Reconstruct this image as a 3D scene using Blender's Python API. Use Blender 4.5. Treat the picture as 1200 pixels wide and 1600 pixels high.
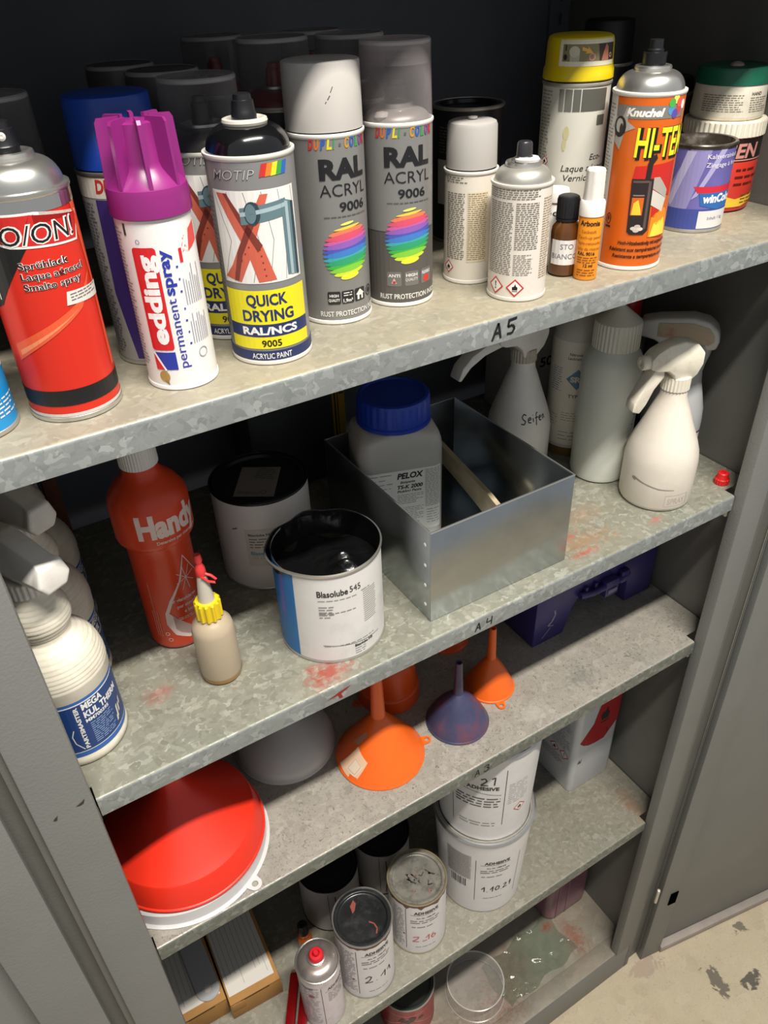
import bpy, bmesh, math, random
from mathutils import Vector, Matrix
random.seed(7)
PI = math.pi
for o in list(bpy.data.objects):
    bpy.data.objects.remove(o, do_unlink=True)
scene = bpy.context.scene
COL = scene.collection

# ------------------------------------------------------------------ camera
Z1 = 1.785                                   # top of the upper shelf above the floor
CAM = Vector((-0.04564, -0.530, Z1 + 0.27282))
FWD = Vector((0.40925, 0.70412, -0.58029)).normalized()
RGT = Vector((0.85165, -0.52300, -0.03398)).normalized()
UPV = RGT.cross(FWD)
cd = bpy.data.cameras.new('camera')
cd.sensor_fit = 'VERTICAL'; cd.sensor_height = 36.0
cd.lens = 1228.5 / 1600.0 * 36.0
cd.clip_start = 0.02
cam = bpy.data.objects.new('camera', cd); COL.objects.link(cam)
m = Matrix((RGT, UPV, -FWD)).transposed().to_4x4(); m.translation = CAM
cam.matrix_world = m
scene.camera = cam

# ------------------------------------------------------------------ world, light, exposure
W = bpy.data.worlds.new('world'); scene.world = W; W.use_nodes = True
W.node_tree.nodes['Background'].inputs[0].default_value = (0.90, 0.95, 1.0, 1)
W.node_tree.nodes['Background'].inputs[1].default_value = 0.36
ld = bpy.data.lights.new('ceiling_tube', 'AREA'); ld.shape = 'RECTANGLE'
ld.size = 1.5; ld.size_y = 0.10; ld.energy = 132; ld.color = (1.0, 0.955, 0.87)
lo = bpy.data.objects.new('ceiling_tube', ld); COL.objects.link(lo)
lo.location = (0.30, -0.92, Z1 + 1.97)
scene.view_settings.view_transform = 'Standard'
scene.view_settings.look = 'None'
scene.view_settings.exposure = 0.0
scene.view_settings.gamma = 1.0
scene.view_settings.use_curve_mapping = False

# ------------------------------------------------------------------ materials
def lin(c):
    if isinstance(c, str):
        c = c.lstrip('#'); c = [int(c[i:i+2], 16) / 255 for i in (0, 2, 4)]
    return tuple((v / 12.92 if v <= 0.04045 else ((v + 0.055) / 1.055) ** 2.4) for v in c) + (1.0,)
MATS = {}
def mat(name, col, rough=0.45, metal=0.0, alpha=1.0, spec=0.5, trans=0.0, noise=0.0, nscale=40.0, bump=0.0, bscale=200.0, dirt=None, dirt_amt=0.0, dirt_scale=20.0, sss=0.0, coat=0.0):
    if name in MATS: return MATS[name]
    mt = bpy.data.materials.new(name); mt.use_nodes = True
    nt = mt.node_tree; b = nt.nodes['Principled BSDF']
    c = lin(col)
    b.inputs['Base Color'].default_value = c
    b.inputs['Roughness'].default_value = rough
    b.inputs['Metallic'].default_value = metal
    b.inputs['Alpha'].default_value = alpha
    b.inputs['Specular IOR Level'].default_value = spec
    b.inputs['Transmission Weight'].default_value = trans
    b.inputs['Coat Weight'].default_value = coat
    if sss:
        b.inputs['Subsurface Weight'].default_value = sss
        b.inputs['Subsurface Radius'].default_value = (0.01, 0.006, 0.004)
    if noise or dirt_amt or bump:
        tc = nt.nodes.new('ShaderNodeTexCoord')
        last = None
        if noise:
            nz = nt.nodes.new('ShaderNodeTexNoise'); nz.inputs['Scale'].default_value = nscale; nz.inputs['Detail'].default_value = 5
            nt.links.new(tc.outputs['Object'], nz.inputs['Vector'])
            mr = nt.nodes.new('ShaderNodeMapRange')
            mr.inputs['From Min'].default_value = 0.3; mr.inputs['From Max'].default_value = 0.7
            mr.inputs['To Min'].default_value = 1 - noise; mr.inputs['To Max'].default_value = 1 + noise
            nt.links.new(nz.outputs['Fac'], mr.inputs['Value'])
            mx = nt.nodes.new('ShaderNodeMix'); mx.data_type = 'RGBA'; mx.blend_type = 'MULTIPLY'
            mx.inputs['Factor'].default_value = 1.0
            mx.inputs[6].default_value = c
            nt.links.new(mr.outputs['Result'], mx.inputs[7])
            last = mx.outputs[2]
        if dirt_amt:
            nz = nt.nodes.new('ShaderNodeTexNoise'); nz.inputs['Scale'].default_value = dirt_scale; nz.inputs['Detail'].default_value = 8
            nz.inputs['Roughness'].default_value = 0.7
            nt.links.new(tc.outputs['Object'], nz.inputs['Vector'])
            mr = nt.nodes.new('ShaderNodeMapRange')
            mr.inputs['From Min'].default_value = 0.5; mr.inputs['From Max'].default_value = 0.72
            mr.inputs['To Min'].default_value = 0; mr.inputs['To Max'].default_value = dirt_amt
            nt.links.new(nz.outputs['Fac'], mr.inputs['Value'])
            mx = nt.nodes.new('ShaderNodeMix'); mx.data_type = 'RGBA'
            nt.links.new(mr.outputs['Result'], mx.inputs['Factor'])
            if last: nt.links.new(last, mx.inputs[6])
            else: mx.inputs[6].default_value = c
            mx.inputs[7].default_value = lin(dirt)
            last = mx.outputs[2]
        if last: nt.links.new(last, b.inputs['Base Color'])
        if bump:
            nz = nt.nodes.new('ShaderNodeTexNoise'); nz.inputs['Scale'].default_value = bscale; nz.inputs['Detail'].default_value = 3
            nt.links.new(tc.outputs['Object'], nz.inputs['Vector'])
            bp = nt.nodes.new('ShaderNodeBump'); bp.inputs['Strength'].default_value = bump; bp.inputs['Distance'].default_value = 0.001
            nt.links.new(nz.outputs['Fac'], bp.inputs['Height'])
            nt.links.new(bp.outputs['Normal'], b.inputs['Normal'])
    MATS[name] = mt
    return mt
def C(hexs, rough=0.42):                      # a plain print or plastic colour
    return mat('print_' + hexs.lstrip('#') + ('' if rough == 0.42 else '_%d' % int(rough * 100)), hexs, rough)

WHITE = '#e9e6e1'; BLACK = '#151515'
M_silver = mat('tinplate', '#cfcdc8', 0.28, 0.9, noise=0.06, nscale=60)
M_silver_dull = mat('dull_tinplate', '#b9b6ae', 0.42, 0.7, noise=0.1, nscale=60)
M_black = mat('black_plastic', '#17171a', 0.35)
M_blackgloss = mat('black_lacquer', '#0d0d0f', 0.15, coat=0.5)
M_white = mat('white_plastic', '#e6e2dc', 0.4, noise=0.03, nscale=50, dirt='#a89a86', dirt_amt=0.25, dirt_scale=35)
M_cream = mat('cream_plastic', '#e3dccb', 0.45, noise=0.04, nscale=60, dirt='#a8977c', dirt_amt=0.35, dirt_scale=45)
def clearmat(name, col, lo=0.12, hi=0.7, rough=0.08, tint='#d8d6d6'):
    if name in MATS: return MATS[name]
    mt = bpy.data.materials.new(name); mt.use_nodes = True; nt = mt.node_tree
    b = nt.nodes['Principled BSDF']; out = nt.nodes['Material Output']
    b.inputs['Base Color'].default_value = lin(col); b.inputs['Roughness'].default_value = rough; b.inputs['Specular IOR Level'].default_value = 1.0
    tr = nt.nodes.new('ShaderNodeBsdfTransparent'); tr.inputs[0].default_value = lin(tint)
    lw = nt.nodes.new('ShaderNodeLayerWeight'); lw.inputs['Blend'].default_value = 0.3
    mr = nt.nodes.new('ShaderNodeMapRange'); mr.inputs['To Min'].default_value = lo; mr.inputs['To Max'].default_value = hi
    nt.links.new(lw.outputs['Facing'], mr.inputs['Value'])
    mx = nt.nodes.new('ShaderNodeMixShader'); nt.links.new(mr.outputs['Result'], mx.inputs['Fac'])
    nt.links.new(tr.outputs[0], mx.inputs[1]); nt.links.new(b.outputs[0], mx.inputs[2]); nt.links.new(mx.outputs[0], out.inputs['Surface'])
    MATS[name] = mt
    return mt
M_clear = clearmat('smoky_clear_cap', '#b5b3b3', 0.09, 0.6, 0.06, '#e6e4e4')
M_clear_top = mat('frosted_cap_top', '#c9c4c3', 0.2, alpha=0.5)
M_paint = mat('grey_cabinet_paint', '#767673', 0.5, noise=0.05, nscale=9, bump=0.35, bscale=330)
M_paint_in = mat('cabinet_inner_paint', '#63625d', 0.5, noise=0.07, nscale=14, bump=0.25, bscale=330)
M_back = mat('dark_back_paint', '#5c6069', 0.6, noise=0.06, nscale=12, bump=0.5, bscale=260)

# ------------------------------------------------------------------ mesh helpers
def obj(name, me, mt=None, parent=None):
    o = bpy.data.objects.new(name, me); COL.objects.link(o)
    if mt is not None:
        for x in (mt if isinstance(mt, (list, tuple)) else [mt]): me.materials.append(x)
    if parent is not None: o.parent = parent
    return o
def smooth(me, ang=35):
    for p in me.polygons: p.use_smooth = True
    me.set_sharp_from_angle(angle=math.radians(ang))
def from_bm(name, bm, mt, parent=None, sm=35):
    me = bpy.data.meshes.new(name); bm.normal_update(); bm.to_mesh(me); bm.free()
    if sm: smooth(me, sm)
    return obj(name, me, mt, parent)
def tag(o, label, cat, group=None):
    o['label'] = label; o['category'] = cat
    if group: o['group'] = group
    return o
def facing(x, y):
    return math.atan2(CAM.y - y, CAM.x - x) + PI / 2
def thing(name, label, cat, x, y, z, rz=None, group=None):
    o = bpy.data.objects.new(name, None); COL.objects.link(o)
    o.empty_display_size = 0.02
    o.location = (x, y, z); o.rotation_euler = (0, 0, facing(x, y) if rz is None else rz)
    return tag(o, label, cat, group)
K = 0.001
def lathe(name, prof, mt, parent, seg=56, ribs=None, sx=1.0, sy=1.0, off=(0, 0, 0), rot=None, sm=35):
    """prof: list of (r, z) in mm.  ribs=(n, depth, z0, z1)."""
    bm = bmesh.new(); rings = []
    if ribs: seg = ribs[0] * 4
    for r, z in prof:
        if r <= 1e-6:
            rings.append([bm.verts.new((0, 0, z * K))]); continue
        row = []
        for i in range(seg):
            a = 2 * PI * i / seg; rr = r
            if ribs and ribs[2] - 1.3 <= z <= ribs[3] + 1.3 and (i % 4) in (0, 1): rr = r - ribs[1]
            row.append(bm.verts.new((rr * K * sx * math.cos(a), rr * K * sy * math.sin(a), z * K)))
        rings.append(row)
    for a, b in zip(rings, rings[1:]):
        if len(a) == 1 and len(b) == 1: continue
        for i in range(seg):
            j = (i + 1) % seg
            if len(a) == 1: bm.faces.new((a[0], b[j], b[i]))
            elif len(b) == 1: bm.faces.new((a[i], a[j], b[0]))
            else: bm.faces.new((a[i], a[j], b[j], b[i]))
    bmesh.ops.recalc_face_normals(bm, faces=bm.faces)
    if rot is not None: bmesh.ops.transform(bm, matrix=rot, verts=bm.verts)
    bmesh.ops.translate(bm, vec=Vector(off) * K, verts=bm.verts)
    return from_bm(name, bm, mt, parent, sm)
def box(name, x0, x1, y0, y1, z0, z1, mt, parent=None, bev=0.0, seg=2, scale=K):
    bm = bmesh.new(); bmesh.ops.create_cube(bm, size=1.0)
    for v in bm.verts:
        v.co = Vector(((x0 + x1) / 2 + v.co.x * (x1 - x0), (y0 + y1) / 2 + v.co.y * (y1 - y0), (z0 + z1) / 2 + v.co.z * (z1 - z0))) * scale
    if bev: bmesh.ops.bevel(bm, geom=bm.edges[:], offset=bev * scale, segments=seg, profile=0.5, affect='EDGES')
    return from_bm(name, bm, mt, parent, 40)
def prism(name, pts, w0, w1, mt, parent=None, axis='y', bev=0.0, scale=K, seg=2, off=(0, 0, 0), rz=0.0, taper=None, sm=40):
    """pts polygon in the plane across `axis`; extruded from w0 to w1 (mm)."""
    bm = bmesh.new()
    def pt(p, w, s=1.0):
        if axis == 'y': return (p[0], w * s, p[1])
        if axis == 'x': return (w * s, p[0], p[1])
        return (p[0], p[1], w)
    ts = taper or [1.0] * len(pts)
    A = [bm.verts.new(Vector(pt(p, w0, t)) * scale) for p, t in zip(pts, ts)]
    B = [bm.verts.new(Vector(pt(p, w1, t)) * scale) for p, t in zip(pts, ts)]
    n = len(pts)
    bm.faces.new(A); bm.faces.new(list(reversed(B)))
    for i in range(n): bm.faces.new((A[i], B[i], B[(i + 1) % n], A[(i + 1) % n]))
    bmesh.ops.recalc_face_normals(bm, faces=bm.faces)
    if bev: bmesh.ops.bevel(bm, geom=bm.edges[:], offset=bev * scale, segments=seg, profile=0.5, affect='EDGES', clamp_overlap=True)
    if rz: bmesh.ops.rotate(bm, verts=bm.verts, cent=(0, 0, 0), matrix=Matrix.Rotation(rz, 3, 'Z'))
    bmesh.ops.translate(bm, vec=Vector(off) * scale, verts=bm.verts)
    return from_bm(name, bm, mt, parent, sm)
def tube(name, pts, r, mt, parent=None, seg=10, scale=K):
    bm = bmesh.new(); rings = []
    P = [Vector(p) * scale for p in pts]; rs = r if isinstance(r, (list, tuple)) else [r] * len(P)
    for i, p in enumerate(P):
        d = (P[min(i + 1, len(P) - 1)] - P[max(i - 1, 0)]).normalized()
        a = d.cross(Vector((0, 0, 1)) if abs(d.z) < 0.9 else Vector((1, 0, 0))).normalized(); b = d.cross(a)
        rings.append([bm.verts.new(p + (a * math.cos(2 * PI * k / seg) + b * math.sin(2 * PI * k / seg)) * rs[i] * scale) for k in range(seg)])
    for a, b in zip(rings, rings[1:]):
        for k in range(seg): bm.faces.new((a[k], a[(k + 1) % seg], b[(k + 1) % seg], b[k]))
    bm.faces.new(rings[0]); bm.faces.new(list(reversed(rings[-1])))
    bmesh.ops.recalc_face_normals(bm, faces=bm.faces)
    return from_bm(name, bm, mt, parent, 45)
def rrect(x0, x1, y0, y1, r, n=5):
    o = []
    for cx, cy, a0 in ((x1 - r, y1 - r, 0), (x0 + r, y1 - r, 90), (x0 + r, y0 + r, 180), (x1 - r, y0 + r, 270)):
        for i in range(n + 1):
            a = math.radians(a0 + 90 * i / n); o.append((cx + r * math.cos(a), cy + r * math.sin(a)))
    return o
def loft(name, sections, mt, parent, sm=40, cap=True):
    """sections: list of (polygon[(x,y)], z) in mm, all with the same number of points."""
    bm = bmesh.new(); rings = [[bm.verts.new(Vector((p[0], p[1], z)) * K) for p in poly] for poly, z in sections]
    n = len(rings[0])
    for a, b in zip(rings, rings[1:]):
        for i in range(n): bm.faces.new((a[i], a[(i + 1) % n], b[(i + 1) % n], b[i]))
    if cap: bm.faces.new(list(reversed(rings[0]))); bm.faces.new(rings[-1])
    bmesh.ops.recalc_face_normals(bm, faces=bm.faces)
    return from_bm(name, bm, mt, parent, sm)

# ------------------------------------------------------------------ printed decals (flat print wrapped on the real surface)
_tc = {}
def text_geo(s, bold, shear):
    key = (s, bold, shear)
    if key in _tc: return _tc[key]
    cu = bpy.data.curves.new('t', 'FONT'); cu.body = s; cu.size = 1.0; cu.resolution_u = 3
    cu.offset = bold; cu.shear = shear; cu.fill_mode = 'FRONT'
    ob = bpy.data.objects.new('t', cu); COL.objects.link(ob)
    bpy.context.view_layer.update()
    ev = ob.evaluated_get(bpy.context.evaluated_depsgraph_get()); me = ev.to_mesh()
    vs = [(v.co.x, v.co.y) for v in me.vertices]; fs = [tuple(p.vertices) for p in me.polygons]
    ev.to_mesh_clear(); bpy.data.objects.remove(ob, do_unlink=True); bpy.data.curves.remove(cu)
    if vs:
        x0 = min(v[0] for v in vs); x1 = max(v[0] for v in vs)
    else: x0, x1 = 0, 1
    _tc[key] = (vs, fs, x0, x1)
    return _tc[key]
class Decal:
    def __init__(s): s.items = []; s.mats = []
    def mi(s, m):
        if m not in s.mats: s.mats.append(m)
        return s.mats.index(m)
    def add(s, vs, fs, m, layer): s.items.append((vs, fs, s.mi(m), layer))
    def rect(s, u0, v0, u1, v1, m, layer=0, sk=0.0):
        s.add([(u0, v0), (u1, v0 + sk), (u1, v1 + sk), (u0, v1)], [(0, 1, 2, 3)], m, layer)
    def poly(s, pts, m, layer=1): s.add(list(pts), [tuple(range(len(pts)))], m, layer)
    def ell(s, u, v, ru, rv, m, layer=1, rot=0.0, n=20):
        ca, sa = math.cos(rot), math.sin(rot)
        s.poly([(u + ru * math.cos(t) * ca - rv * math.sin(t) * sa, v + ru * math.cos(t) * sa + rv * math.sin(t) * ca) for t in [2 * PI * i / n for i in range(n)]], m, layer)
    def ring(s, pts, w, m, layer=1):
        n = len(pts); cx = sum(p[0] for p in pts) / n; cy = sum(p[1] for p in pts) / n
        inn = []
        for p in pts:
            d = math.hypot(p[0] - cx, p[1] - cy) or 1; k = max(0, 1 - w / d); inn.append((cx + (p[0] - cx) * k, cy + (p[1] - cy) * k))
        s.add(list(pts) + inn, [(i, (i + 1) % n, n + (i + 1) % n, n + i) for i in range(n)], m, layer)
    def line(s, u0, v0, u1, v1, w, m, layer=1):
        d = math.hypot(u1 - u0, v1 - v0) or 1; nx, ny = -(v1 - v0) / d * w / 2, (u1 - u0) / d * w / 2
        s.poly([(u0 + nx, v0 + ny), (u1 + nx, v1 + ny), (u1 - nx, v1 - ny), (u0 - nx, v0 - ny)], m, layer)
    def path(s, pts, w, m, layer=1):
        for a, b in zip(pts, pts[1:]): s.line(a[0], a[1], b[0], b[1], w, m, layer)
    def text(s, t, u, v, h, m, layer=2, w=None, bold=0.0, shear=0.0, rot=0.0, align='l'):
        vs, fs, x0, x1 = text_geo(t, bold, shear)
        if not vs: return
        ky = h / 0.70; kx = ky if w is None else w / (x1 - x0)
        o = 0 if align == 'l' else (-(x1 - x0) / 2 if align == 'c' else -(x1 - x0))
        ca, sa = math.cos(rot), math.sin(rot); out = []
        for x, y in vs:
            X = (x - x0 + o) * kx; Y = y * ky
            out.append((u + X * ca - Y * sa, v + X * sa + Y * ca))
        s.add(out, fs, m, layer)
    def fine(s, u0, v0, u1, v1, step, m, layer=2, h=None, seed=1, ragged=0.3, rot=False):
        R = random.Random(seed); h = h or step * 0.38; v = v1 - h
        while v > v0 - 1e-6:
            u = u0; end = u1 - (R.random() ** 2) * ragged * (u1 - u0)
            while u < end:
                w = R.uniform(2.0, 5.5) * step / 2.0; e = min(u + w, end)
                if e - u > 0.4: s.rect(u, v, e, v + h, m, layer)
                u = e + 0.45 * step
            v -= step
    def diamond(s, u, v, d, kind='flame', layer=2):
        red = C('#c22b2b'); k = C(BLACK); wh = C(WHITE)
        sq = [(u, v - d), (u + d, v), (u, v + d), (u - d, v)]
        s.poly(sq, wh, layer); s.ring(sq, d * 0.2, red, layer + 1)
        if kind == 'flame':
            s.poly([(u - d * .28, v - d * .25), (u + d * .28, v - d * .25), (u + d * .3, v + d * .05), (u + d * .12, v + d * .2), (u + d * .05, v + d * .45), (u - d * .1, v + d * .15), (u - d * .3, v + d * .1)], k, layer + 1)
            s.rect(u - d * .3, v - d * .42, u + d * .3, v - d * .34, k, layer + 1)
        else:
            s.poly([(u - d * .09, v + d * .45), (u - d * .04, v - d * .12), (u + d * .04, v - d * .12), (u + d * .09, v + d * .45)], k, layer + 1)
            s.ell(u, v - d * .3, d * .09, d * .09, k, layer + 1, n=8)
    def build(s, parent, fn, step=4.5, name='label', vcuts=(), off0=0.25, doff=0.07):
        bm = bmesh.new()
        for vs, fs, mi, layer in s.items:
            B = [bm.verts.new((x, y, layer)) for x, y in vs]
            for f in fs:
                try: fc = bm.faces.new([B[i] for i in f])
                except ValueError: continue
                fc.material_index = mi
        big = [f for f in bm.faces if len(f.verts) > 4]
        if big: bmesh.ops.triangulate(bm, faces=big)
        if step:
            us = [v.co.x for v in bm.verts]
            k = math.ceil(min(us) / step)
            while k * step < max(us):
                bmesh.ops.bisect_plane(bm, geom=bm.verts[:] + bm.edges[:] + bm.faces[:], dist=1e-4, plane_co=(k * step, 0, 0), plane_no=(1, 0, 0)); k += 1
        for vc in vcuts:
            bmesh.ops.bisect_plane(bm, geom=bm.verts[:] + bm.edges[:] + bm.faces[:], dist=1e-4, plane_co=(0, vc, 0), plane_no=(0, 1, 0))
        for v in bm.verts:
            q = Vector(fn(v.co.x, v.co.y, off0 + doff * v.co.z)) * K; v.co = q
        bmesh.ops.remove_doubles(bm, verts=bm.verts, dist=1e-7)
        me = bpy.data.meshes.new(name); bm.to_mesh(me); bm.free()
        return obj(name, me, s.mats, parent)
def cyl(r, u0=0.0):
    def f(u, v, o):
        a = -PI / 2 + (u + u0) / r; return ((r + o) * math.cos(a), (r + o) * math.sin(a), v)
    return f
def prof_cyl(prof, rn, u0=0.0):
    pr = sorted(prof, key=lambda p: p[1])
    def f(u, v, o):
        r = pr[-1][0]
        for (r0, z0), (r1, z1) in zip(pr, pr[1:]):
            if z0 <= v <= z1: r = r0 + (r1 - r0) * ((v - z0) / (z1 - z0) if z1 > z0 else 0); break
        a = -PI / 2 + (u + u0) / rn; return ((r + o) * math.cos(a), (r + o) * math.sin(a), v)
    return f
def plane(o, ud, vd, n):
    o, ud, vd, n = Vector(o), Vector(ud), Vector(vd), Vector(n)
    return lambda u, v, k: o + ud * u + vd * v + n * k

# ------------------------------------------------------------------ surface materials with their own stains
def surface(name, base, dark, light, spangle=90.0, sp_amt=0.5, metal=0.25, rough=0.5, dust=None, dust_amt=0.0, stains=(), scratch=0.0, bump=0.1, fleck=0.55, sn=(120, 0.15, 1.05)):
    mt = bpy.data.materials.new(name); mt.use_nodes = True; nt = mt.node_tree; L = nt.links.new
    b = nt.nodes['Principled BSDF']; b.inputs['Roughness'].default_value = rough; b.inputs['Metallic'].default_value = metal
    tc = nt.nodes.new('ShaderNodeTexCoord')
    def mix(a, bcol, fac):
        mx = nt.nodes.new('ShaderNodeMix'); mx.data_type = 'RGBA'
        if isinstance(fac, float): mx.inputs['Factor'].default_value = fac
        else: L(fac, mx.inputs['Factor'])
        for i, v in ((6, a), (7, bcol)):
            if isinstance(v, tuple): mx.inputs[i].default_value = v
            else: L(v, mx.inputs[i])
        return mx.outputs[2]
    def rng(v, a, bb, c=0.0, d=1.0):
        r = nt.nodes.new('ShaderNodeMapRange'); L(v, r.inputs['Value'])
        for n, x in (('From Min', a), ('From Max', bb), ('To Min', c), ('To Max', d)): r.inputs[n].default_value = x
        return r.outputs['Result']
    def noise(sc, det=4.0, dist=0.0, vec=None, rough_=0.6):
        n = nt.nodes.new('ShaderNodeTexNoise'); n.inputs['Scale'].default_value = sc; n.inputs['Detail'].default_value = det
        n.inputs['Distortion'].default_value = dist; n.inputs['Roughness'].default_value = rough_
        L(vec or tc.outputs['Object'], n.inputs['Vector']); return n.outputs['Fac']
    wob = nt.nodes.new('ShaderNodeTexNoise'); wob.inputs['Scale'].default_value = 70; L(tc.outputs['Object'], wob.inputs['Vector'])
    wv = nt.nodes.new('ShaderNodeVectorMath'); wv.operation = 'MULTIPLY_ADD'
    L(wob.outputs['Color'], wv.inputs[0]); wv.inputs[1].default_value = (0.030, 0.018, 0.018); L(tc.outputs['Object'], wv.inputs[2])
    vo = nt.nodes.new('ShaderNodeTexVoronoi'); vo.inputs['Scale'].default_value = spangle; L(wv.outputs[0], vo.inputs['Vector'])
    sep = nt.nodes.new('ShaderNodeSeparateColor'); L(vo.outputs['Color'], sep.inputs[0])
    col = mix(lin(base), lin(light), rng(sep.outputs[0], 0.55, 0.95, 0.0, sp_amt))
    col = mix(col, lin(dark), rng(sep.outputs[1], 0.55, 1.0, 0.0, sp_amt))
    col = mix(col, lin(dark), rng(noise(6, 6), 0.5, 0.8, 0.0, 0.55))
    mpf = nt.nodes.new('ShaderNodeMapping'); mpf.inputs['Rotation'].default_value = (0, 0, 0.5); mpf.inputs['Scale'].default_value = (0.55, 1.2, 1.0); L(tc.outputs['Object'], mpf.inputs['Vector'])
    col = mix(col, lin(light), rng(noise(130, 5, 1.2, mpf.outputs['Vector'], 0.65), 0.60, 0.70, 0.0, fleck))
    col = mix(col, lin(dark), rng(noise(210, 5, 0.6, mpf.outputs['Vector'], 0.7), 0.56, 0.72, 0.0, fleck))
    if dust: col = mix(col, lin(dust), rng(noise(9, 7, 0.4), 0.35, 0.65, dust_amt * 0.35, dust_amt))
    if scratch:
        mp = nt.nodes.new('ShaderNodeMapping'); mp.inputs['Scale'].default_value = (1, 1, 1); mp.inputs['Rotation'].default_value = (0, 0, 0.7); L(tc.outputs['Object'], mp.inputs['Vector'])
        n = noise(110, 6, 3.0, mp.outputs['Vector'], 0.75)
        col = mix(col, lin('#55504a'), rng(n, 0.56, 0.64, 0.0, scratch))
    for (sx, sy, rx, ry, scol, amt) in stains:
        mp = nt.nodes.new('ShaderNodeMapping'); mp.vector_type = 'POINT'
        mp.inputs['Location'].default_value = (-sx / rx, -sy / ry, 0); mp.inputs['Scale'].default_value = (1 / rx, 1 / ry, 0)
        L(tc.outputs['Object'], mp.inputs['Vector'])
        ln = nt.nodes.new('ShaderNodeVectorMath'); ln.operation = 'LENGTH'; L(mp.outputs['Vector'], ln.inputs[0])
        ad = nt.nodes.new('ShaderNodeMath'); ad.operation = 'ADD'; L(ln.outputs['Value'], ad.inputs[0]); L(rng(noise(sn[0], 8, 0.6), 0.3, 0.7, -0.6, 0.6), ad.inputs[1])
        col = mix(col, lin(scol), rng(ad.outputs[0], sn[1], sn[2], amt, 0.0))
    L(col, b.inputs['Base Color'])
    L(rng(sep.outputs[2], 0, 1, rough - 0.12, rough + 0.12), b.inputs['Roughness'])
    bp = nt.nodes.new('ShaderNodeBump'); bp.inputs['Strength'].default_value = bump; bp.inputs['Distance'].default_value = 0.0006
    L(noise(240, 4), bp.inputs['Height']); L(bp.outputs['Normal'], b.inputs['Normal'])
    return mt

RED = '#a3423a'
S1 = surface('galvanised_steel_a5', '#8f8d83', '#74736b', '#bdbcb2', 170, 0.4, dust='#a89d83', dust_amt=0.75)
LIP = surface('galvanised_lip', '#8d918f', '#757977', '#b4b8b6', 150, 0.55, rough=.45)
LIP_SHADED = surface('shaded_lip', '#6e7169', '#54564f', '#9a9c94', 150, 0.5, rough=.45)  # same lip steel, darker: weaker light on the lower lips put into the colour
S2 = surface('galvanised_steel_a4', '#7d8077', '#5d6057', '#c0c1b8', 150, 0.45, fleck=.9, dust='#9c9580', dust_amt=0.5,
             stains=[(0.195, 0.022, 0.030, 0.022, '#9d4236', 0.85), (0.03, 0.095, 0.020, 0.014, RED, 0.45), (0.575, 0.060, 0.018, 0.010, '#b0584a', 0.7),
                     (0.585, 0.040, 0.06, 0.022, '#a67a52', 0.5), (0.57, 0.022, 0.020, 0.007, '#b5564a', 0.7), (0.70, 0.022, 0.012, 0.006, '#b5564a', 0.6), (0.62, 0.085, 0.05, 0.025, '#a67a52', 0.35)])
S3 = surface('galvanised_steel_a3', '#928e86', '#6c6861', '#b6b2aa', 110, 0.35, dust='#a8a094', dust_amt=0.55, scratch=0.9,
             stains=[(0.63, 0.045, 0.035, 0.020, '#6f7069', 0.6), (0.52, 0.030, 0.03, 0.018, '#b5b2a8', 0.6)])
S4 = surface('galvanised_steel_low', '#7f7d72', '#5f5e55', '#b2afa6', 150, 0.35, dust='#8f8775', dust_amt=0.5, fleck=.75,
             stains=[(0.84, 0.04, 0.02, 0.06, '#8d6a4d', 0.6)])
S5 = surface('stained_floor_plate', '#8f8a7f', '#6f6a62', '#a9a59b', 60, 0.3, dust='#a39684', dust_amt=0.7, rough=0.4,
             stains=[(0.78, 0.075, 0.03, 0.05, '#97553f', 0.75), (0.62, 0.10, 0.10, 0.05, '#8a5f52', 0.6), (0.70, 0.10, 0.08, 0.08, '#93a396', 0.55), (0.745, 0.125, 0.02, 0.012, '#c0452a', 0.9), (0.55, 0.05, 0.06, 0.06, '#8b6658', 0.55), (0.36, 0.04, 0.2, 0.06, '#8b6658', 0.5)])
CONC = surface('concrete', '#b9aa8f', '#9d8f78', '#c9bca4', 35, 0.35, metal=0.0, rough=0.75, dust='#c0b299', dust_amt=0.5, bump=0.3, sn=(45, 0.55, 0.75), scratch=0.35,
               stains=[(1.05, -0.16, 0.025, 0.05, '#5b554c', 0.85), (1.12, -0.20, 0.035, 0.02, '#4a453e', 0.9), (1.21, -0.22, 0.02, 0.02, '#4a453e', 0.9), (0.78, -0.19, 0.03, 0.02, '#b47a70', 0.6), (1.2, -0.10, 0.03, 0.015, '#5b554c', 0.8), (0.93, -0.04, 0.06, 0.03, '#a08a7c', 0.6)])

# ------------------------------------------------------------------ the setting
fl = box('floor', -2.2, 3.0, -2.6, 1.2, -0.05, 0.0, CONC, scale=1.0); fl['kind'] = 'structure'

XL, XR = -0.0637, 0.834           # inner edges of the two front posts
WL, WR = -0.108, 0.884            # inner faces of the side walls
YB = 0.476
TOP = Z1 + 0.36
cab = thing('steel_cabinet', 'grey painted steel storage cabinet with both doors folded open', 'cabinet', 0.385, 0.23, 0.0, rz=0)
cab.location = (0, 0, 0)
box('back_panel', WL - .01, WR + .01, YB, YB + .012, 0.0, TOP, M_back, cab, scale=1.0)
box('side_panel', WL - .012, WL, -0.012, YB, 0.0, TOP, M_paint_in, cab, scale=1.0)
box('side_panel', WR, WR + .012, -0.012, YB, 0.0, TOP, M_paint_in, cab, scale=1.0)
box('top_panel', WL - .012, WR + .012, -0.016, YB, TOP, TOP + .012, M_paint, cab, scale=1.0)
box('floor_panel', WL, WR, 0.026, YB, 0.100, 0.115, S5, cab, scale=1.0)
sill = box('sill', WL, WR, -0.012, 0.026, 0.0, 0.118, [M_paint, S5], cab, bev=0.002, scale=1.0)
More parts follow.
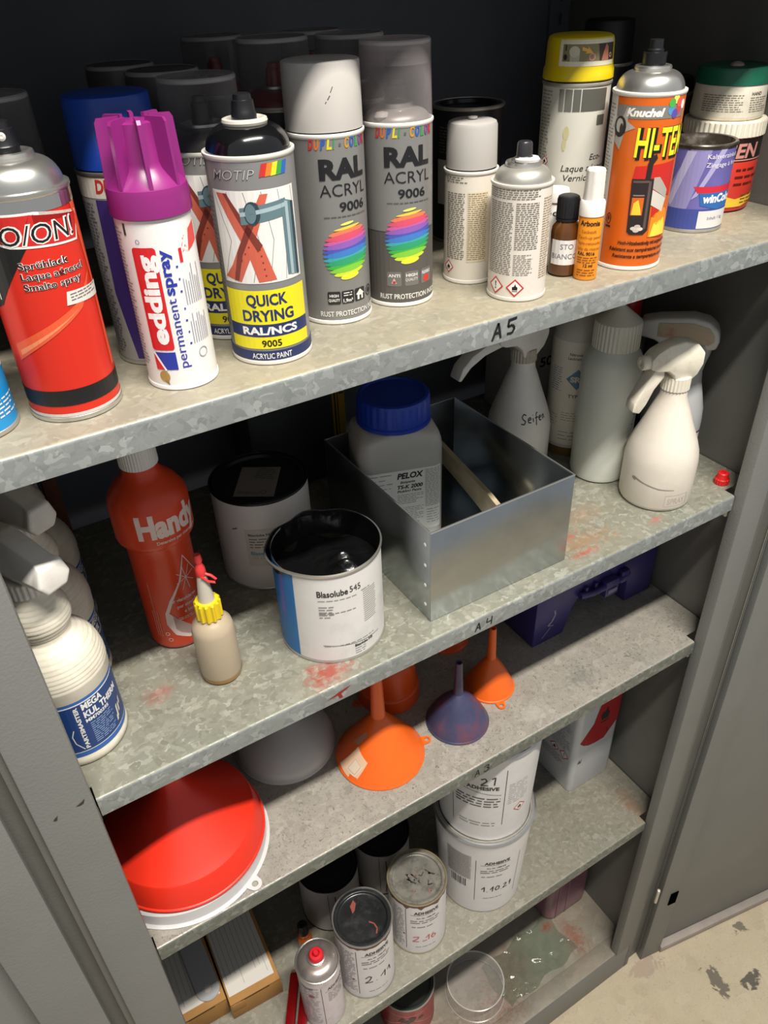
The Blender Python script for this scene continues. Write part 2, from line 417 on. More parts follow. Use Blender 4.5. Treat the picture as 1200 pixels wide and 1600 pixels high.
for p in sill.data.polygons:
    if p.normal.z > .6 and p.center.z > .1: p.material_index = 1
for x0, x1 in ((XL - .05, XL), (XR, XR + .05)):
    box('post', x0, x1, -0.016, 0.004, 0.118 if x0 > 0 else 0.0, TOP, M_paint, cab, bev=0.002, scale=1.0)
_d = Decal()
_d.poly([(-79, 0), (-74, 2.5), (-70, 5), (-72, 0), (-75, -1)], C('#3a2a26', .6)); _d.poly([(-99, -3), (-95, 0), (-97, -6), (-100, -5)], C('#3a2a26', .6))
_q = _d.build(cab, plane((0, -16, 1000 * Z1 - 342), (1, 0, 0), (0, 0, 1), (0, -1, 0)), step=0, name='paint_chip'); _q['kind'] = 'stuff'
for x0, x1 in ((-.140, XL - .05), (XR + .05, .936)): box('hinge_strip', x0, x1, -0.004, 0.006, 0.0, TOP, M_paint_in, cab, scale=1.0)
# perforated rails in the back corners
def rail(x0, x1):
    bm = bmesh.new()
    def bx(a, b, z0, z1):
        r = bmesh.ops.create_cube(bm, size=1.0)['verts']
        for v in r: v.co = Vector(((a + b) / 2 + v.co.x * (b - a), YB - .004 + v.co.y * .004, (z0 + z1) / 2 + v.co.z * (z1 - z0)))
    mid = (x0 + x1) / 2 + .002
    bx(x0, mid - .003, 0.12, TOP); bx(mid + .003, x1, 0.12, TOP)
    z = 0.13
    while z < TOP - .03: bx(mid - .003, mid + .003, z, z + .013); z += .028
    return from_bm('perforated_rail', bm, M_back, cab, 0)
rail(0.842, 0.876); rail(-0.10, -0.066)
# shelf clips
for zc in (Z1 - .365, Z1 - .651, Z1 - 1.151):
    for xc in (0.8395, -0.0695):
        q = box('shelf_clip', xc - .006, xc + .006, 0.006, 0.016, zc - .042, zc - .027, mat('zinc_clip', '#cfc9bb', 0.4, 0.4), cab, bev=.0015, scale=1.0)

# doors: shallow pans with a folded edge, swung right back
def door(sign, hx, ang):
    d = bpy.data.objects.new('door', None); COL.objects.link(d); d.parent = cab
    d.location = (hx, -0.022, 0.004); d.rotation_euler = (0, 0, -sign * math.radians(ang))
    W_, H_ = 0.47, TOP + .01
    s = sign
    def bx(n, a, b, y0, y1, z0, z1, mt=M_paint, bev=.0015):
        a, b = sorted((a * s, b * s)); return box(n, a, b, y0, y1, z0, z1, mt, d, bev=bev, scale=1.0)
    bx('door_panel', 0.0, W_, 0.012, 0.016, 0, H_)
    bx('hinge_flange', 0.0, 0.055, -0.002, 0.012, 0, H_)
    bx('edge_flange', W_ - .03, W_, -0.006, 0.012, 0, H_)
    bx('bottom_flange', 0.055, W_ - .03, -0.006, 0.012, 0, 0.022, mat('dusty_flange', '#9a9087', 0.7, noise=0.12, nscale=20))
    bx('top_flange', 0.055, W_ - .03, -0.006, 0.012, H_ - .022, H_)
    return d
dR = door(1, 0.930, 10)
box('catch_hole', 0.030, 0.051, -0.0034, -0.0018, 0.236, 0.284, mat('hole_black', '#050505', 0.95, spec=0.0), dR, scale=1.0)
lathe('hinge_pin', [(0, 0), (3.2, 0.5), (3.6, 3), (3.6, 42), (4.2, 46), (3.4, 51), (0, 53)], mat('zinc_clip', ''), dR, seg=14, off=(-18, -6, 290))
dL = door(-1, -0.134, 4)

# ------------------------------------------------------------------ shelves
def shelf(z, mt, label, marks):
    D = 0.452; r = 0.0035; h = 0.0246; t = 0.001
    arc = lambda rr: [(r - rr * math.sin(a), -r + rr * math.cos(a)) for a in [PI / 2 * i / 4 for i in range(5)]]
    prof = [(D, 0)] + arc(r) + [(0, -h), (0.012, -h), (0.012, -h + t), (t, -h + t)] + list(reversed(arc(r - t))) + [(D, -t)]
    bm = bmesh.new()
    A = [bm.verts.new((XL + .0015, y, zz)) for y, zz in prof]; B = [bm.verts.new((XR - .0015, y, zz)) for y, zz in prof]
    n = len(prof)
    for i in range(n): bm.faces.new((A[i], B[i], B[(i + 1) % n], A[(i + 1) % n]))
    bm.faces.new(A); bm.faces.new(list(reversed(B)))
    def bx(x0, x1, y0, y1, z0, z1):
        rr = bmesh.ops.create_cube(bm, size=1.0)['verts']
        for v in rr: v.co = Vector(((x0 + x1) / 2 + v.co.x * (x1 - x0), (y0 + y1) / 2 + v.co.y * (y1 - y0), (z0 + z1) / 2 + v.co.z * (z1 - z0)))
    bx(XR - .0015, WR - .002, 0.018, D, -t, 0); bx(WL + .002, XL + .0015, 0.018, D, -t, 0)
    bx(WR - .003, WR - .002, 0.018, D, -h, -t); bx(WL + .002, WL + .003, 0.018, D, -h, -t)
    bx(XR - .0025, XR - .0015, 0.004, 0.018, -h, -t)
    bmesh.ops.recalc_face_normals(bm, faces=bm.faces)
    o = from_bm('storage_shelf', bm, [mt, LIP if z > Z1 - .5 else LIP_SHADED], None, 50)
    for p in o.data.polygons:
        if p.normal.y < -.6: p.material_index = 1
    o.location = (0, 0, z); tag(o, label, 'shelf')
    if marks:
        d = Decal(); ink = mat('black_marker', '#121212', 0.6)
        marks(d, ink)
        d.build(o, plane((0, 0, 0), (1, 0, 0), (0, 0, 1), (0, -1, 0)), step=0, name='marking')
    return o
def mark_A(d, ink, x, z, h, w=1.9):
    d.path([(x, z), (x + h * .42, z + h), (x + h * .62, z + h * .05)], w, ink); d.line(x + h * .2, z + h * .42, x + h * .62, z + h * .40, w, ink, 2)
def m5(d, ink):
    mark_A(d, ink, 384, -21, 16, 2.5)
    d.path([(411, -5), (403, -5.5), (402, -11.5), (407, -10.5), (410, -14), (407, -18.5), (401, -18)], 2.5, ink); d.line(402, -5.3, 412, -4.5, 2.5, ink, 2)
def m4(d, ink):
    mark_A(d, ink, 380, -20, 12, 1.8)
    d.path([(398, -7), (396.5, -13.5), (404, -13)], 1.7, ink); d.line(404.5, -6.5, 403.5, -19, 1.7, ink, 2)
    r = C('#8f1d1d', 0.5)
    d.poly([(182, -16), (196, -11), (212, -8), (206, -12), (196, -15)], r); d.poly([(195, -14), (199, -14), (201, -21), (197, -21)], r, 2)
def m3(d, ink):
    mark_A(d, ink, 391, -21, 13, 1.6)
    d.path([(407.5, -10), (411, -8), (415, -9), (415.5, -12), (411.5, -14), (416, -16), (415.5, -19.5), (411, -21.5), (407, -19.5)], 1.7, ink)
SHELF = [Z1, Z1 - .3656, Z1 - .6514, Z1 - 1.1509, 0.115]
shelf(SHELF[0], S1, 'top galvanised steel shelf marked A5, crowded with spray cans', m5)
shelf(SHELF[1], S2, 'galvanised steel shelf marked A4 carrying the open metal box', m4)
shelf(SHELF[2], S3, 'scratched galvanised steel shelf marked A3 carrying the funnels', m3)
shelf(SHELF[3], S4, 'lowest removable galvanised shelf under the adhesive cans', None)

# ================================================================== SHELF A5: spray cans
def can_body(t, r, h, mt, rim=None, seg=60):
    rim = rim or M_silver
    b = lathe('body', [(0, 2.2), (r - 3, 2.2), (r - 1.2, 3.2), (r - .5, 4), (r - .5, h - 4), (r - .5, h - 3.2)], mt, t, seg)
    lathe('bottom_rim', [(r - 5, 2.0), (r - 3.5, 0.2), (r - 1.5, 0), (r + .1, 0.8), (r + .3, 2.2), (r, 3.8), (r - .8, 4.4)], rim, t, seg)
    lathe('top_rim', [(r - .6, h - 4), (r + .1, h - 3.2), (r + .6, h - 1.8), (r + .4, h - .4), (r - .8, h), (r - 2.2, h - 1.0), (r - 2.6, h - 3)], rim, t, seg)
    return b
def can_dome(t, r, h, top, mt, rc=15.5, collar=None, seg=52):
    n = 9; pr = []
    for i in range(n + 1):
        a = PI / 2 * i / n * 0.92
        pr.append((rc + (r - 2.4 - rc) * math.cos(a) ** 0.9, h - 2 + (top - h - 1) * math.sin(a)))
    lathe('dome', pr + [(rc, top - 2.5)], mt, t, seg)
    lathe('valve_cup', [(rc - .5, top - 4), (rc + 1.2, top - 3), (rc + 1.8, top - 1.2), (rc + 1.2, top + .6), (rc - .6, top + 1.2), (rc - 2.5, top), (rc - 4, top - 3), (5, top - 3), (4, top - 1), (0, top - 1)], collar or M_silver, t, 40)
def nozzle(t, z, mt, r=8.0, h=20.0, dot=None, tip=None):
    lathe('nozzle', [(r * 1.08, z - 2), (r * 1.08, z + 3), (r, z + 4), (r * .92, z + h * .75), (r * .80, z + h * .78), (r * .74, z + h), (r * .5, z + h + .8), (0, z + h + .4)], mt, t, 26)
    if dot:
        lathe('nozzle_insert', [(0, 0), (2.4, 0), (2.6, .4), (1.2, .9), (0, .4)], dot, t, 14, rot=Matrix.Rotation(PI / 2, 4, 'X'), off=(0.4, -r * .93, z + h * .55))
def plain_cap(t, r, z0, z1, mt, tp=0.97, bev=3.0, ribs=None, name='cap'):
    rt = r * tp
    return lathe(name, [(r - 1.2, z0 + .5), (r, z0), (r, z0 + 3), (rt, z1 - bev), (rt - bev * .3, z1 - bev * .3), (rt - bev, z1), (rt * .6, z1 + .3), (0, z1 + .3)], mt, t, 60, ribs=ribs)
def clear_cap(t, r, z0, z1, mt=None, top=None):
    lathe('cap', [(r, z0), (r, z0 + 2), (r * .965, z1 - 3), (r * .95, z1 - .8), (r * .9, z1), (0, z1)], mt or M_clear, t, 56)
    lathe('cap_rim', [(r * .955, z1 - 3.2), (r * .97, z1 - 2.4), (r * .965, z1 - .6), (r * .93, z1 + .4), (r * .90, z1 + .2)], top or M_clear_top, t, 56)

# --- red can with black band
RD = '#d8301f'
t = thing('spray_can', 'red spray can with black band and silver dome, leftmost large can', 'spray can', .0286, .0576, Z1)
r, h = 33.6, 158
can_body(t, r, h, mat('red_can_enamel', '#d92f1e', 0.3, 0.15), M_silver)
can_dome(t, r, h, 177, M_silver, 15.5)
nozzle(t, 178, M_black, 9.0, 17, dot=C('#cfcac4'))
d = Decal(); k = C(BLACK); w = C(WHITE)
d.rect(-100, 146, 100, 154.5, mat('chrome_band', '#d8d4cf', 0.15, 0.95), 0)
d.poly([(-100, 60), (-33, 88), (12, 146), (-100, 146)], k, 0)
d.rect(-100, 13, 100, 25.2, k, 0)
d.poly([(-14, 126), (34, 123), (42, 141), (2, 141), (6, 147), (-32, 147), (-32, 131), (-10, 131)], w, 1)
d.poly([(-12.5, 127.5), (33, 124.5), (40.5, 139.6), (-1, 139.6), (3, 145.5), (-31, 145.5), (-31, 132), (-9, 132)], C('#c32420'), 2)
d.text('O/ON!', -18.5, 127.8, 11.8, w, 3, w=51, bold=0.05, shear=0.12); d.text('O/ON!', -18.5, 127.8, 11.8, k, 4, w=51, bold=0.0, shear=0.12)
for i, s in enumerate(('Sprühlack', 'Laque aérosol', 'Smalto spray')):
    ww = (33, 44, 40)[i]
    d.text(s, -12.5, 112.5 - i * 7.0, 4.4, w, 3, w=ww, bold=0.045); d.text(s, -12.5, 112.5 - i * 7.0, 4.4, k, 4, w=ww, bold=0.012)
d.poly([(11, 84.5), (45, 82.5), (48, 91.5), (13, 93.5)], C('#d9d6cf'), 3); d.fine(15, 86, 42, 91.5, 2, C('#6b6863'), 4)
d.text('-1', -37, 92, 5, w, 3, bold=.03)
sw = C('#e05a35', .35)
d.poly([(-33, 48), (-33, 60), (18, 84), (40, 104), (22, 80)], sw, 1); d.poly([(-30, 52), (-30, 56), (20, 81)], C('#e88a62', .35), 2)
d.poly([(36, 146), (44, 146), (44, 30), (38, 30), (40, 100)], sw, 1)
d.rect(-100, 4.5, 100, 7, C('#c9c5bf'), 1)
d.build(t, cyl(r - .5))

# --- blue can cut by the frame
t = thing('spray_can', 'light blue and white spray can at the far left, mostly cut off', 'spray can', -.0434, .0600, Z1)
r, h = 29.8, 150
can_body(t, r, h, mat('azure_can_enamel', '#1b8fd0', 0.3), M_silver_dull); can_dome(t, r, h, 165, M_silver); nozzle(t, 166, M_black, 8, 18)
d = Decal(); d.poly([(-94, 45), (94, 45), (94, 130), (-94, 130)], C(WHITE), 0); d.fine(6, 12, 40, 26, 3, w, 1)
d.build(t, cyl(r - .5))

# --- can with smoky cap behind the red one
t = thing('spray_can', 'dark spray can with smoky clear cap behind the red can', 'spray can', .0376, .160, Z1)
can_body(t, 32.5, 152, mat('dark_can_enamel', '#26262a', 0.35), M_silver_dull); can_dome(t, 32.5, 152, 166, M_silver_dull); nozzle(t, 167, M_black, 7, 18)
clear_cap(t, 31.5, 152, 199)
d = Decal(); d.fine(10, 30, 40, 120, 3, C('#8d8a86'), 1); d.build(t, cyl(32))

# --- can with blue cap
t = thing('spray_can', 'purple labelled spray can with plain royal blue cap', 'spray can', .1125, .1165, Z1)
r, h = 32.3, 150
can_body(t, r, h, mat('silver_can_enamel', '#a9a6a4', 0.4, 0.2), M_silver); plain_cap(t, 32.0, 151, 198, mat('blue_cap_plastic', '#173f9c', 0.38), 0.965)
d = Decal(); d.rect(-101, 132, 101, 148, C('#d5cfc3'), 0)
d.poly([(-18, 6), (10, 6), (-3, 60), (-8, 131), (-24, 131), (-26, 60)], C('#3b2a6c'), 1); d.path([(11, 8), (-2, 60), (-7, 131)], 1, C('#b9a86a'), 2)
d.text('DUPLI-COLOR', -22, 136, 9, C('#b8352b'), 2, w=60, bold=.04, shear=.2)
d.fine(-44, 8, -28, 128, 2.6, C('#5a5866'), 1)
d.build(t, cyl(r - .5))

# --- edding
t = thing('spray_can', 'slim white spray can with finned magenta cap', 'spray can', .1129, .0538, Z1)
r, h = 27.6, 132
can_body(t, r, h, mat('white_can_enamel', '#e7e4e2', 0.32), C('#e9e9ea'))
MG = mat('magenta_plastic', '#86246f', 0.33); MG2 = mat('magenta_fin_plastic', '#8c2977', 0.3, alpha=0.93)
lathe('cap', [(r, 128), (r + 1.2, 129), (r + 1.0, 143), (r + .2, 147), (26.5, 148), (17, 158), (15.5, 162), (14.5, 186), (12, 187), (0, 187)], MG, t, 60)
for i in range(8):
    a = 2 * PI * i / 8 + .1
    bm = bmesh.new()
    pts = [(10, 150), (27.4, 147.5), (25.8, 187), (24.2, 189.6), (10, 190)]
    P0 = [bm.verts.new(Vector((p[0] * math.cos(a) - 1.3 * math.sin(a), p[0] * math.sin(a) + 1.3 * math.cos(a), p[1])) * K) for p in pts]
    P1 = [bm.verts.new(Vector((p[0] * math.cos(a) + 1.3 * math.sin(a), p[0] * math.sin(a) - 1.3 * math.cos(a), p[1])) * K) for p in pts]
    bm.faces.new(P0); bm.faces.new(P1[::-1])
    for q in range(5): bm.faces.new((P0[q], P1[q], P1[(q + 1) % 5], P0[(q + 1) % 5]))
    bmesh.ops.recalc_face_normals(bm, faces=bm.faces)
    from_bm('cap_fin', bm, MG2, t, 0)
d = Decal(); er = C('#cf2027'); bl = C('#26369c')
d.poly([(x, y) for x, y in rrect(-20.5, -3, 33.5, 110, 2.5)], er, 1)
d.text('edding', -6.2, 38, 11.5, C('#efecec'), 2, w=67, bold=.045, rot=PI / 2)
d.rect(-20.5, 17.5, -3.2, 31.8, bl, 1); d.poly([(-20.5, 17.5), (-12, 17.5), (-20.5, 31.8)], er, 2); d.line(-12.5, 17, -20, 32, 1.6, C('#efecec'), 3)
d.text('permanent', 4.8, 18.5, 6.8, bl, 2, w=54, rot=PI / 2); d.text('spray', 4.8, 75, 7.4, bl, 2, w=33, bold=.03, rot=PI / 2)
d.poly([(13, 97), (15.5, 97), (15.5, 107), (13, 107)], er, 2)
d.poly([(22, 103), (34, 108), (34, 122), (25, 118)], C('#d94a44'), 2)
for i in range(16): d.ell(16.5 + random.random() * 5, 103 + random.random() * 12, .35, .35, er, 2, n=6)
for j in range(7): d.rect(9 + (j % 2) * .4, 36 + j * 9 if j < 4 else 40 + j * 9, 10.6, 37.4 + j * 9 if j < 4 else 41.4 + j * 9, bl, 2)
for j in range(8):
    R_ = random.Random(j); d.rect(12.5 + j * 2.1, 36, 13.2 + j * 2.1, 60 - 8 * R_.random(), C('#9a9aa8'), 2); d.rect(12.5 + j * 2.1, 66, 13.2 + j * 2.1, 96 - 14 * R_.random(), C('#9a9aa8'), 2)
d.ring([(19 + 4.2 * math.cos(i * .52), 27 + 4.2 * math.sin(i * .52)) for i in range(12)], .7, C('#9a9aa8'), 2)
d.ell(-15, 12, 4.2, 4.6, C('#a9854b'), 2); d.poly([(-16, 8), (-12.5, 9), (-12, 4.5)], C('#8d6c3c'), 2)
d.ring([(-14.5 + 1.6 * math.cos(i * .63), 114 + 1.6 * math.sin(i * .63)) for i in range(10)], .35, bl, 2)
for j in range(40): d.rect(-40, 20 + j * 2.6, -27 - 5 * random.random(), 20.8 + j * 2.6, C('#8b8b90'), 1)
d.rect(-24.5, 118, -22.5, 126, C('#3c3c40'), 2)
d.build(t, cyl(r - .5))

# --- quick drying cans (two)
def motip(x, y, label, nozz, clear):
    t = thing('spray_can', label, 'spray can', x, y, Z1, group='silver quick drying paint cans')
    r, h = (33.6, 159) if not clear else (32.3, 152)
    can_body(t, r, h, mat('grey_can_enamel', '#8f8e8d', 0.35, 0.3), C('#d8d5cd', .3))
    d = Decal(); w = C(WHITE); nv = C('#23305f'); ye = C('#e6d81f')
    if clear:
        can_dome(t, r, h, 168, M_black); nozzle(t, 169, M_black, 7.5, 18); clear_cap(t, 31.5, 152, 201)
    else:
        can_dome(t, r, h, 178, M_blackgloss, 15, collar=C('#c9c3b6', .35)); nozzle(t, 179, M_black, 8.5, 15)
    d.text('MOTIP', -31, 143.5, 6.8, C('#3d3d40'), 2, w=33, shear=.25, bold=.005); d.text('MOTIP', -31, 143.5, 6.8, C('#b7b4b1'), 3, w=33, shear=.25, bold=-.012)
    for i, cc in enumerate(('#c4302b', '#e07c28', '#e9d62c', '#3e9a46', '#2a64b0')):
        u = 5 + i * 4.4; d.poly([(u, 144.5), (u + 4.4, 144.8), (u + 7, 153.5), (u + 2.6, 153.2)], C(cc), 2)
    d.rect(-35, 68, 34, 136, C('#e2dfdb'), 1)
    ln = C('#8e8c8a')
    for i in range(6):
        d.path([(-34 + i * 13, 69), (-22 + i * 11, 100), (-34 + i * 13, 135)], .5, ln, 2)
    orr = C('#c8604a'); od = C('#7a3328'); st = C('#5f7880'); sd = C('#2f3f48'); sl = C('#9fb2b8')
    d.poly([(-31, 134), (-21, 134), (2, 96), (10, 70), (-4, 69), (-10, 92)], orr, 3); d.poly([(-24, 134), (-21, 134), (2, 97), (-2, 92)], od, 4)
    d.poly([(10, 133), (4, 133), (-24, 82), (-33, 72), (-18, 69), (-8, 88)], orr, 3); d.poly([(0, 128), (4, 124), (-14, 90), (-20, 70), (-24, 70), (-18, 92)], od, 4)
    d.ell(-3, 120, 6, 8.5, sd, 5); d.ell(-4, 120, 4, 7, st, 6)
    d.poly([(-12, 124), (24, 128), (24, 116), (-12, 112)], st, 5); d.poly([(-12, 121), (24, 125), (24, 122), (-12, 118)], sl, 6)
    d.poly([(20, 128), (32, 124), (32, 70), (20, 72)], st, 5); d.poly([(23, 126), (26, 125), (26, 71), (23, 71.5)], sl, 6); d.poly([(29, 125), (32, 124), (32, 70), (29, 70.5)], sd, 6)
    for i in range(5): d.ell(-22 + i * 3.4, 76 + i * 5, .7, .7, od, 5, n=6); d.ell(2 - i * .6, 74 + i * 5, .7, .7, od, 5, n=6)
    d.rect(-36, 14.5, 36, 62.5, ye, 2); d.rect(-36, 24.5, 36, 35, nv, 3)
    d.text('QUICK', 0, 50.5, 8.6, nv, 4, w=33, bold=.03, align='c'); d.text('DRYING', 0, 38, 8.6, nv, 4, w=42, bold=.03, align='c')
    d.text('RAL/NCS', 0, 26.7, 6, w, 4, w=46, bold=.04, align='c'); d.text('9005', 0, 16.4, 5.4, C(BLACK), 4, w=16, bold=.02, align='c')
    d.rect(-104, 4.5, 104, 12.5, nv, 2); d.text('ACRYLIC PAINT', -1, 6, 4.6, w, 4, w=33, bold=.01, align='c')
    for i in range(30): d.rect(-52, 30 + i * 3.4, -38, 31 + i * 3.4, C('#6c6c6e'), 1)
    d.build(t, cyl(r - .5))
motip(.1938, .0590, 'silver quick drying spray can with bare glossy black dome, no cap', True, False)
motip(.1860, .1275, 'quick drying spray can with smoky clear cap behind the magenta cap', False, True)

# --- RAL ACRYL pair
def ral(x, y, label, r, top, clear, low):
    t = thing('spray_can', label, 'spray can', x, y, Z1, group='grey 9006 spray cans')
    h = 157
    can_body(t, r, h, mat('alu_can_enamel', '#8d8b89', 0.35, 0.35), C('#e2dfda', .3))
    k = C('#1c1b1d'); w = C('#dedbd6'); d = Decal()
    u = 0 if clear else 4.5
    if low: d.rect(-102, 4.5, 102, 69, C('#57534f'), 0); d.line(-30, 69, 40, 69, .6, C('#3a3836'), 1)
    for i, (s, cc) in enumerate(zip('DUPLI-COLOR', ('#b7302b', '#cf6a28', '#2f58a6', '#d4c432', '#3a8f4a', '#5a5a5a', '#c08a2a', '#2f58a6', '#3a8f4a', '#7a3f8d', '#b7302b'))):
        d.text(s, -19 + u + i * 5.0, 146.5, 7.6, C(cc), 2, w=(4.4 if s not in 'I-' else 2.0), bold=.05, shear=.2)
    d.text('RAL', -11.5 + u, 123.8, 14.5, k, 2, w=43, bold=.05); d.text('ACRYL', -12 + u, 110, 9.6, k, 2, w=44, bold=-.005)
    d.text('9006', 0 + u * 1.8, 97.8, 7.2, k, 2, w=26, bold=.02)
    d.fine(-10 + u, 93, 32 + u, 94, 2, C('#55524f'), 2, ragged=0)
    cols = ['#e3df6a', '#e8c84a', '#e07a55', '#d4506a', '#c85a9a', '#8a5bb0', '#4a55b0', '#3f78c0', '#3fa0a8', '#2f9a6a', '#3faa48', '#7fc23c', '#c8d83a', '#e8e23a']
    cu, cv, R_ = 10 + u * .9, 65.5, 24.0
    for i, cc in enumerate(cols):
        v = cv + R_ - (i + .5) * 2 * R_ / len(cols); hw = math.sqrt(max(R_ * R_ - (v - cv) ** 2, 10))
        if i < 3: hw *= (.72, .85, .95)[i]
        d.ell(cu, v, hw * .98, 2.6 if i > 1 else 1.1, C(cc), 2 + i % 2, rot=.13)
    if low:
        for i, s in enumerate((('ANTI', 'DRIP'), ('HIGH', 'QUALITY'), ('FLEXIBLE', ''))):
            q = -12 + i * 16.5; d.poly(rrect(q, q + 13.5, 20, 33.5, 1.5, 3), C('#6f6b67'), 2); d.text(s[0], q + 6.7, 28.5, 2.7, w, 3, w=11, bold=.03, align='c')
            if i == 1: d.text(s[1], q + 6.7, 24.5, 2.7, w, 3, w=12, align='c')
            if i == 0: d.poly([(q + 4, 22.5), (q + 9, 22.5), (q + 6.7, 27.8)], C('#c9b0ad'), 3); d.ell(q + 6.7, 23.8, 1.6, 1.2, C('#b7302b'), 4, n=10)
            if i == 2: d.ell(q + 6.5, 24, 4, 3.5, C('#c8372d'), 3, n=12)
    else:
        for i in range(4):
            q = -7.5 + i * 12.5
            if i < 3: d.poly(rrect(q, q + 11.4, 19, 30.5, 1.3, 3), C('#242326'), 2)
        d.text('HIGH', -1.8, 25.6, 2.4, w, 3, w=8, bold=.03, align='c'); d.text('QUALITY', -1.8, 21.6, 2.4, w, 3, w=10, bold=.03, align='c')
        d.text('1,9m²', 10.7, 20.4, 3, w, 3, w=9, bold=.03, align='c'); d.fine(6.8, 24.5, 14.6, 29, 2.2, w, 3)
        d.poly([(18.5, 25), (23.2, 29.6), (28, 25), (26.5, 25), (26.5, 20.3), (20, 20.3), (20, 25)], w, 3); d.rect(22.2, 20.3, 24.4, 24, C('#242326'), 4)
        d.ring([(36 + 5 * math.cos(i * .42), 24.8 + 5 * math.sin(i * .42)) for i in range(15)], .9, C('#242326'), 2); d.ell(36, 24.8, 2.4, 2.4, C('#242326'), 2, n=10)
    d.text('RUST PROTECTION INSIDE', -19.5 + u, 8, 4.6, w, 3, w=64, bold=.02)
    d.build(t, cyl(r - .5))
    if clear:
        can_dome(t, r, h, 168, mat('grey_dome', '#a5a29f', 0.4, 0.3), 13); nozzle(t, 169, mat('grey_nozzle', '#4a4848', 0.4), 9, 17)
        lathe('dried_paint', [(0, 0), (5, .5), (7, 3), (5, 6), (0, 7)], mat('grey_dried_paint', '#b5b1ad', 0.6, noise=.1), t, 12, off=(-12, -20, 158))
        clear_cap(t, r - .8, 158, top, clearmat('hazy_clear_cap', '#c4bcbc', 0.12, 0.6, 0.06, '#eae6e6')); lathe('cap_band', [(r - 2.2, top - 17), (r - 1.7, top - 3)], mat('hazy_band', '#b3a9a8', 0.3, alpha=0.3), t, 56)
    else:
        plain_cap(t, r - .6, 158, top, mat('light_grey_cap', '#b9b4af', 0.42, noise=.04), .985, 2.0)
        dd = Decal(); g = C('#55504d'); dd.path([(4, 181), (6, 184)], .8, g); dd.path([(6.5, 186), (8.5, 190)], .6, g); dd.path([(2, 178.5), (3, 180)], .7, g); dd.build(t, cyl(r - 1.1), name='scuff')
ral(.2795, .1007, 'grey 9006 spray can with plain light grey cap', 32.4, 206.5, False, False)
ral(.3498, .1013, 'grey 9006 spray can with hazy clear cap and darker lower half', 31.5, 215, True, True)

# --- back row of cans in shadow
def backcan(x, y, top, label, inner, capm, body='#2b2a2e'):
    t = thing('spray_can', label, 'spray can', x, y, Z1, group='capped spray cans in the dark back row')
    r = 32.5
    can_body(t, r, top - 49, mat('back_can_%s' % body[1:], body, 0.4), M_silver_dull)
    can_dome(t, r, top - 49, top - 36, inner); nozzle(t, top - 35, inner, 8, 16)
    clear_cap(t, 31.5, top - 49, top, capm)
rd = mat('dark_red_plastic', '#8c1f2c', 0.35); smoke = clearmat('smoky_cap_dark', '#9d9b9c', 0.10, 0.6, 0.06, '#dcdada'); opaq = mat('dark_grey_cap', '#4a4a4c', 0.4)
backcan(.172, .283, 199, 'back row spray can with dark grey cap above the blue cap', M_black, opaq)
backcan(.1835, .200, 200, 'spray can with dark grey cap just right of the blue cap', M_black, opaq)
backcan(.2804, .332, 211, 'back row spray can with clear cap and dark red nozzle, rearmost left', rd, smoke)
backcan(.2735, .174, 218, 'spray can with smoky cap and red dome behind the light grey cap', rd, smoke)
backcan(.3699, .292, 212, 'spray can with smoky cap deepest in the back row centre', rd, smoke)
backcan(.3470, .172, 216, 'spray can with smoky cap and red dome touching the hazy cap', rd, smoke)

# --- tin lids helper
def tin(t, r, h, body, lid, rim=None, lid_mt_rim=None, seg=64, prefix=''):
    rim = rim or M_silver
    lathe('body', [(0, 2), (r - 2, 2), (r - .6, 3), (r - .6, h - 3)], body, t, seg)
    lathe('bottom_rim', [(r - 4, 2), (r - 2, 0), (r - .2, .4), (r + .3, 2), (r - .4, 3.6)], rim, t, seg)
    lathe('top_rim', [(r - .6, h - 3.4), (r + .4, h - 2.6), (r + .8, h - 1), (r, h + .2), (r - 2, h), (r - 2.6, h - 2)], lid_mt_rim or rim, t, seg)
    return lathe('lid', [(r - 2.4, h - 2), (r - 3.4, h - .4), (r - 6, h), (r - 8, h - .8), (r - 9, h - 4.5), (r - 10.5, h - 5.2), (r - 14, h - 4.6), (r * .4, h - 4.4), (0, h - 4.4)], lid, t, seg)
M_darklid = mat('black_tin_lid', '#2a2a2c', 0.25, 0.6)
t = thing('paint_tin', 'dark tin with glossy black lid behind the small white can', 'tin', .5166, .2224, Z1)
tin(t, 38.5, 139, mat('dark_tin_body', '#2c2b2b', 0.4), M_darklid, M_silver_dull)
d = Decal(); d.rect(-36, 42, -12, 88, C('#b9b6b0'), 1); d.fine(-34, 92, -14, 120, 3, C('#6d6a66'), 1); d.build(t, cyl(38))

# --- small white can with grey cap
t = thing('spray_can', 'small cream spray can with plain grey cap', 'spray can', .4352, .1063, Z1)
r, h = 25.6, 105
can_body(t, r, h, mat('ivory_can_enamel', '#d8d0c3', 0.4), C('#dcd8cf', .35))
plain_cap(t, 24.0, 106, 145, mat('grey_small_cap', '#aaa6a1', 0.42), .965, 4)
lathe('cap_button', [(0, 146), (4.5, 146), (4.5, 147.6), (0, 148)], mat('grey_small_cap', ''), t, 16)
d = Decal(); tx = C('#6b6459'); d.fine(-26, 94, -3, 104, 2, tx, 1); d.fine(-25, 24, -5, 86, 1.9, tx, 1, seed=3, ragged=.1); d.fine(-2, 24, 17, 86, 1.9, C('#86785f'), 1, seed=4, ragged=.1); d.rect(-2.6, 22, 18, 87, C('#d2c3a8'), 0)
d.diamond(-22, 16, 6.5); d.build(t, cyl(r - .5))

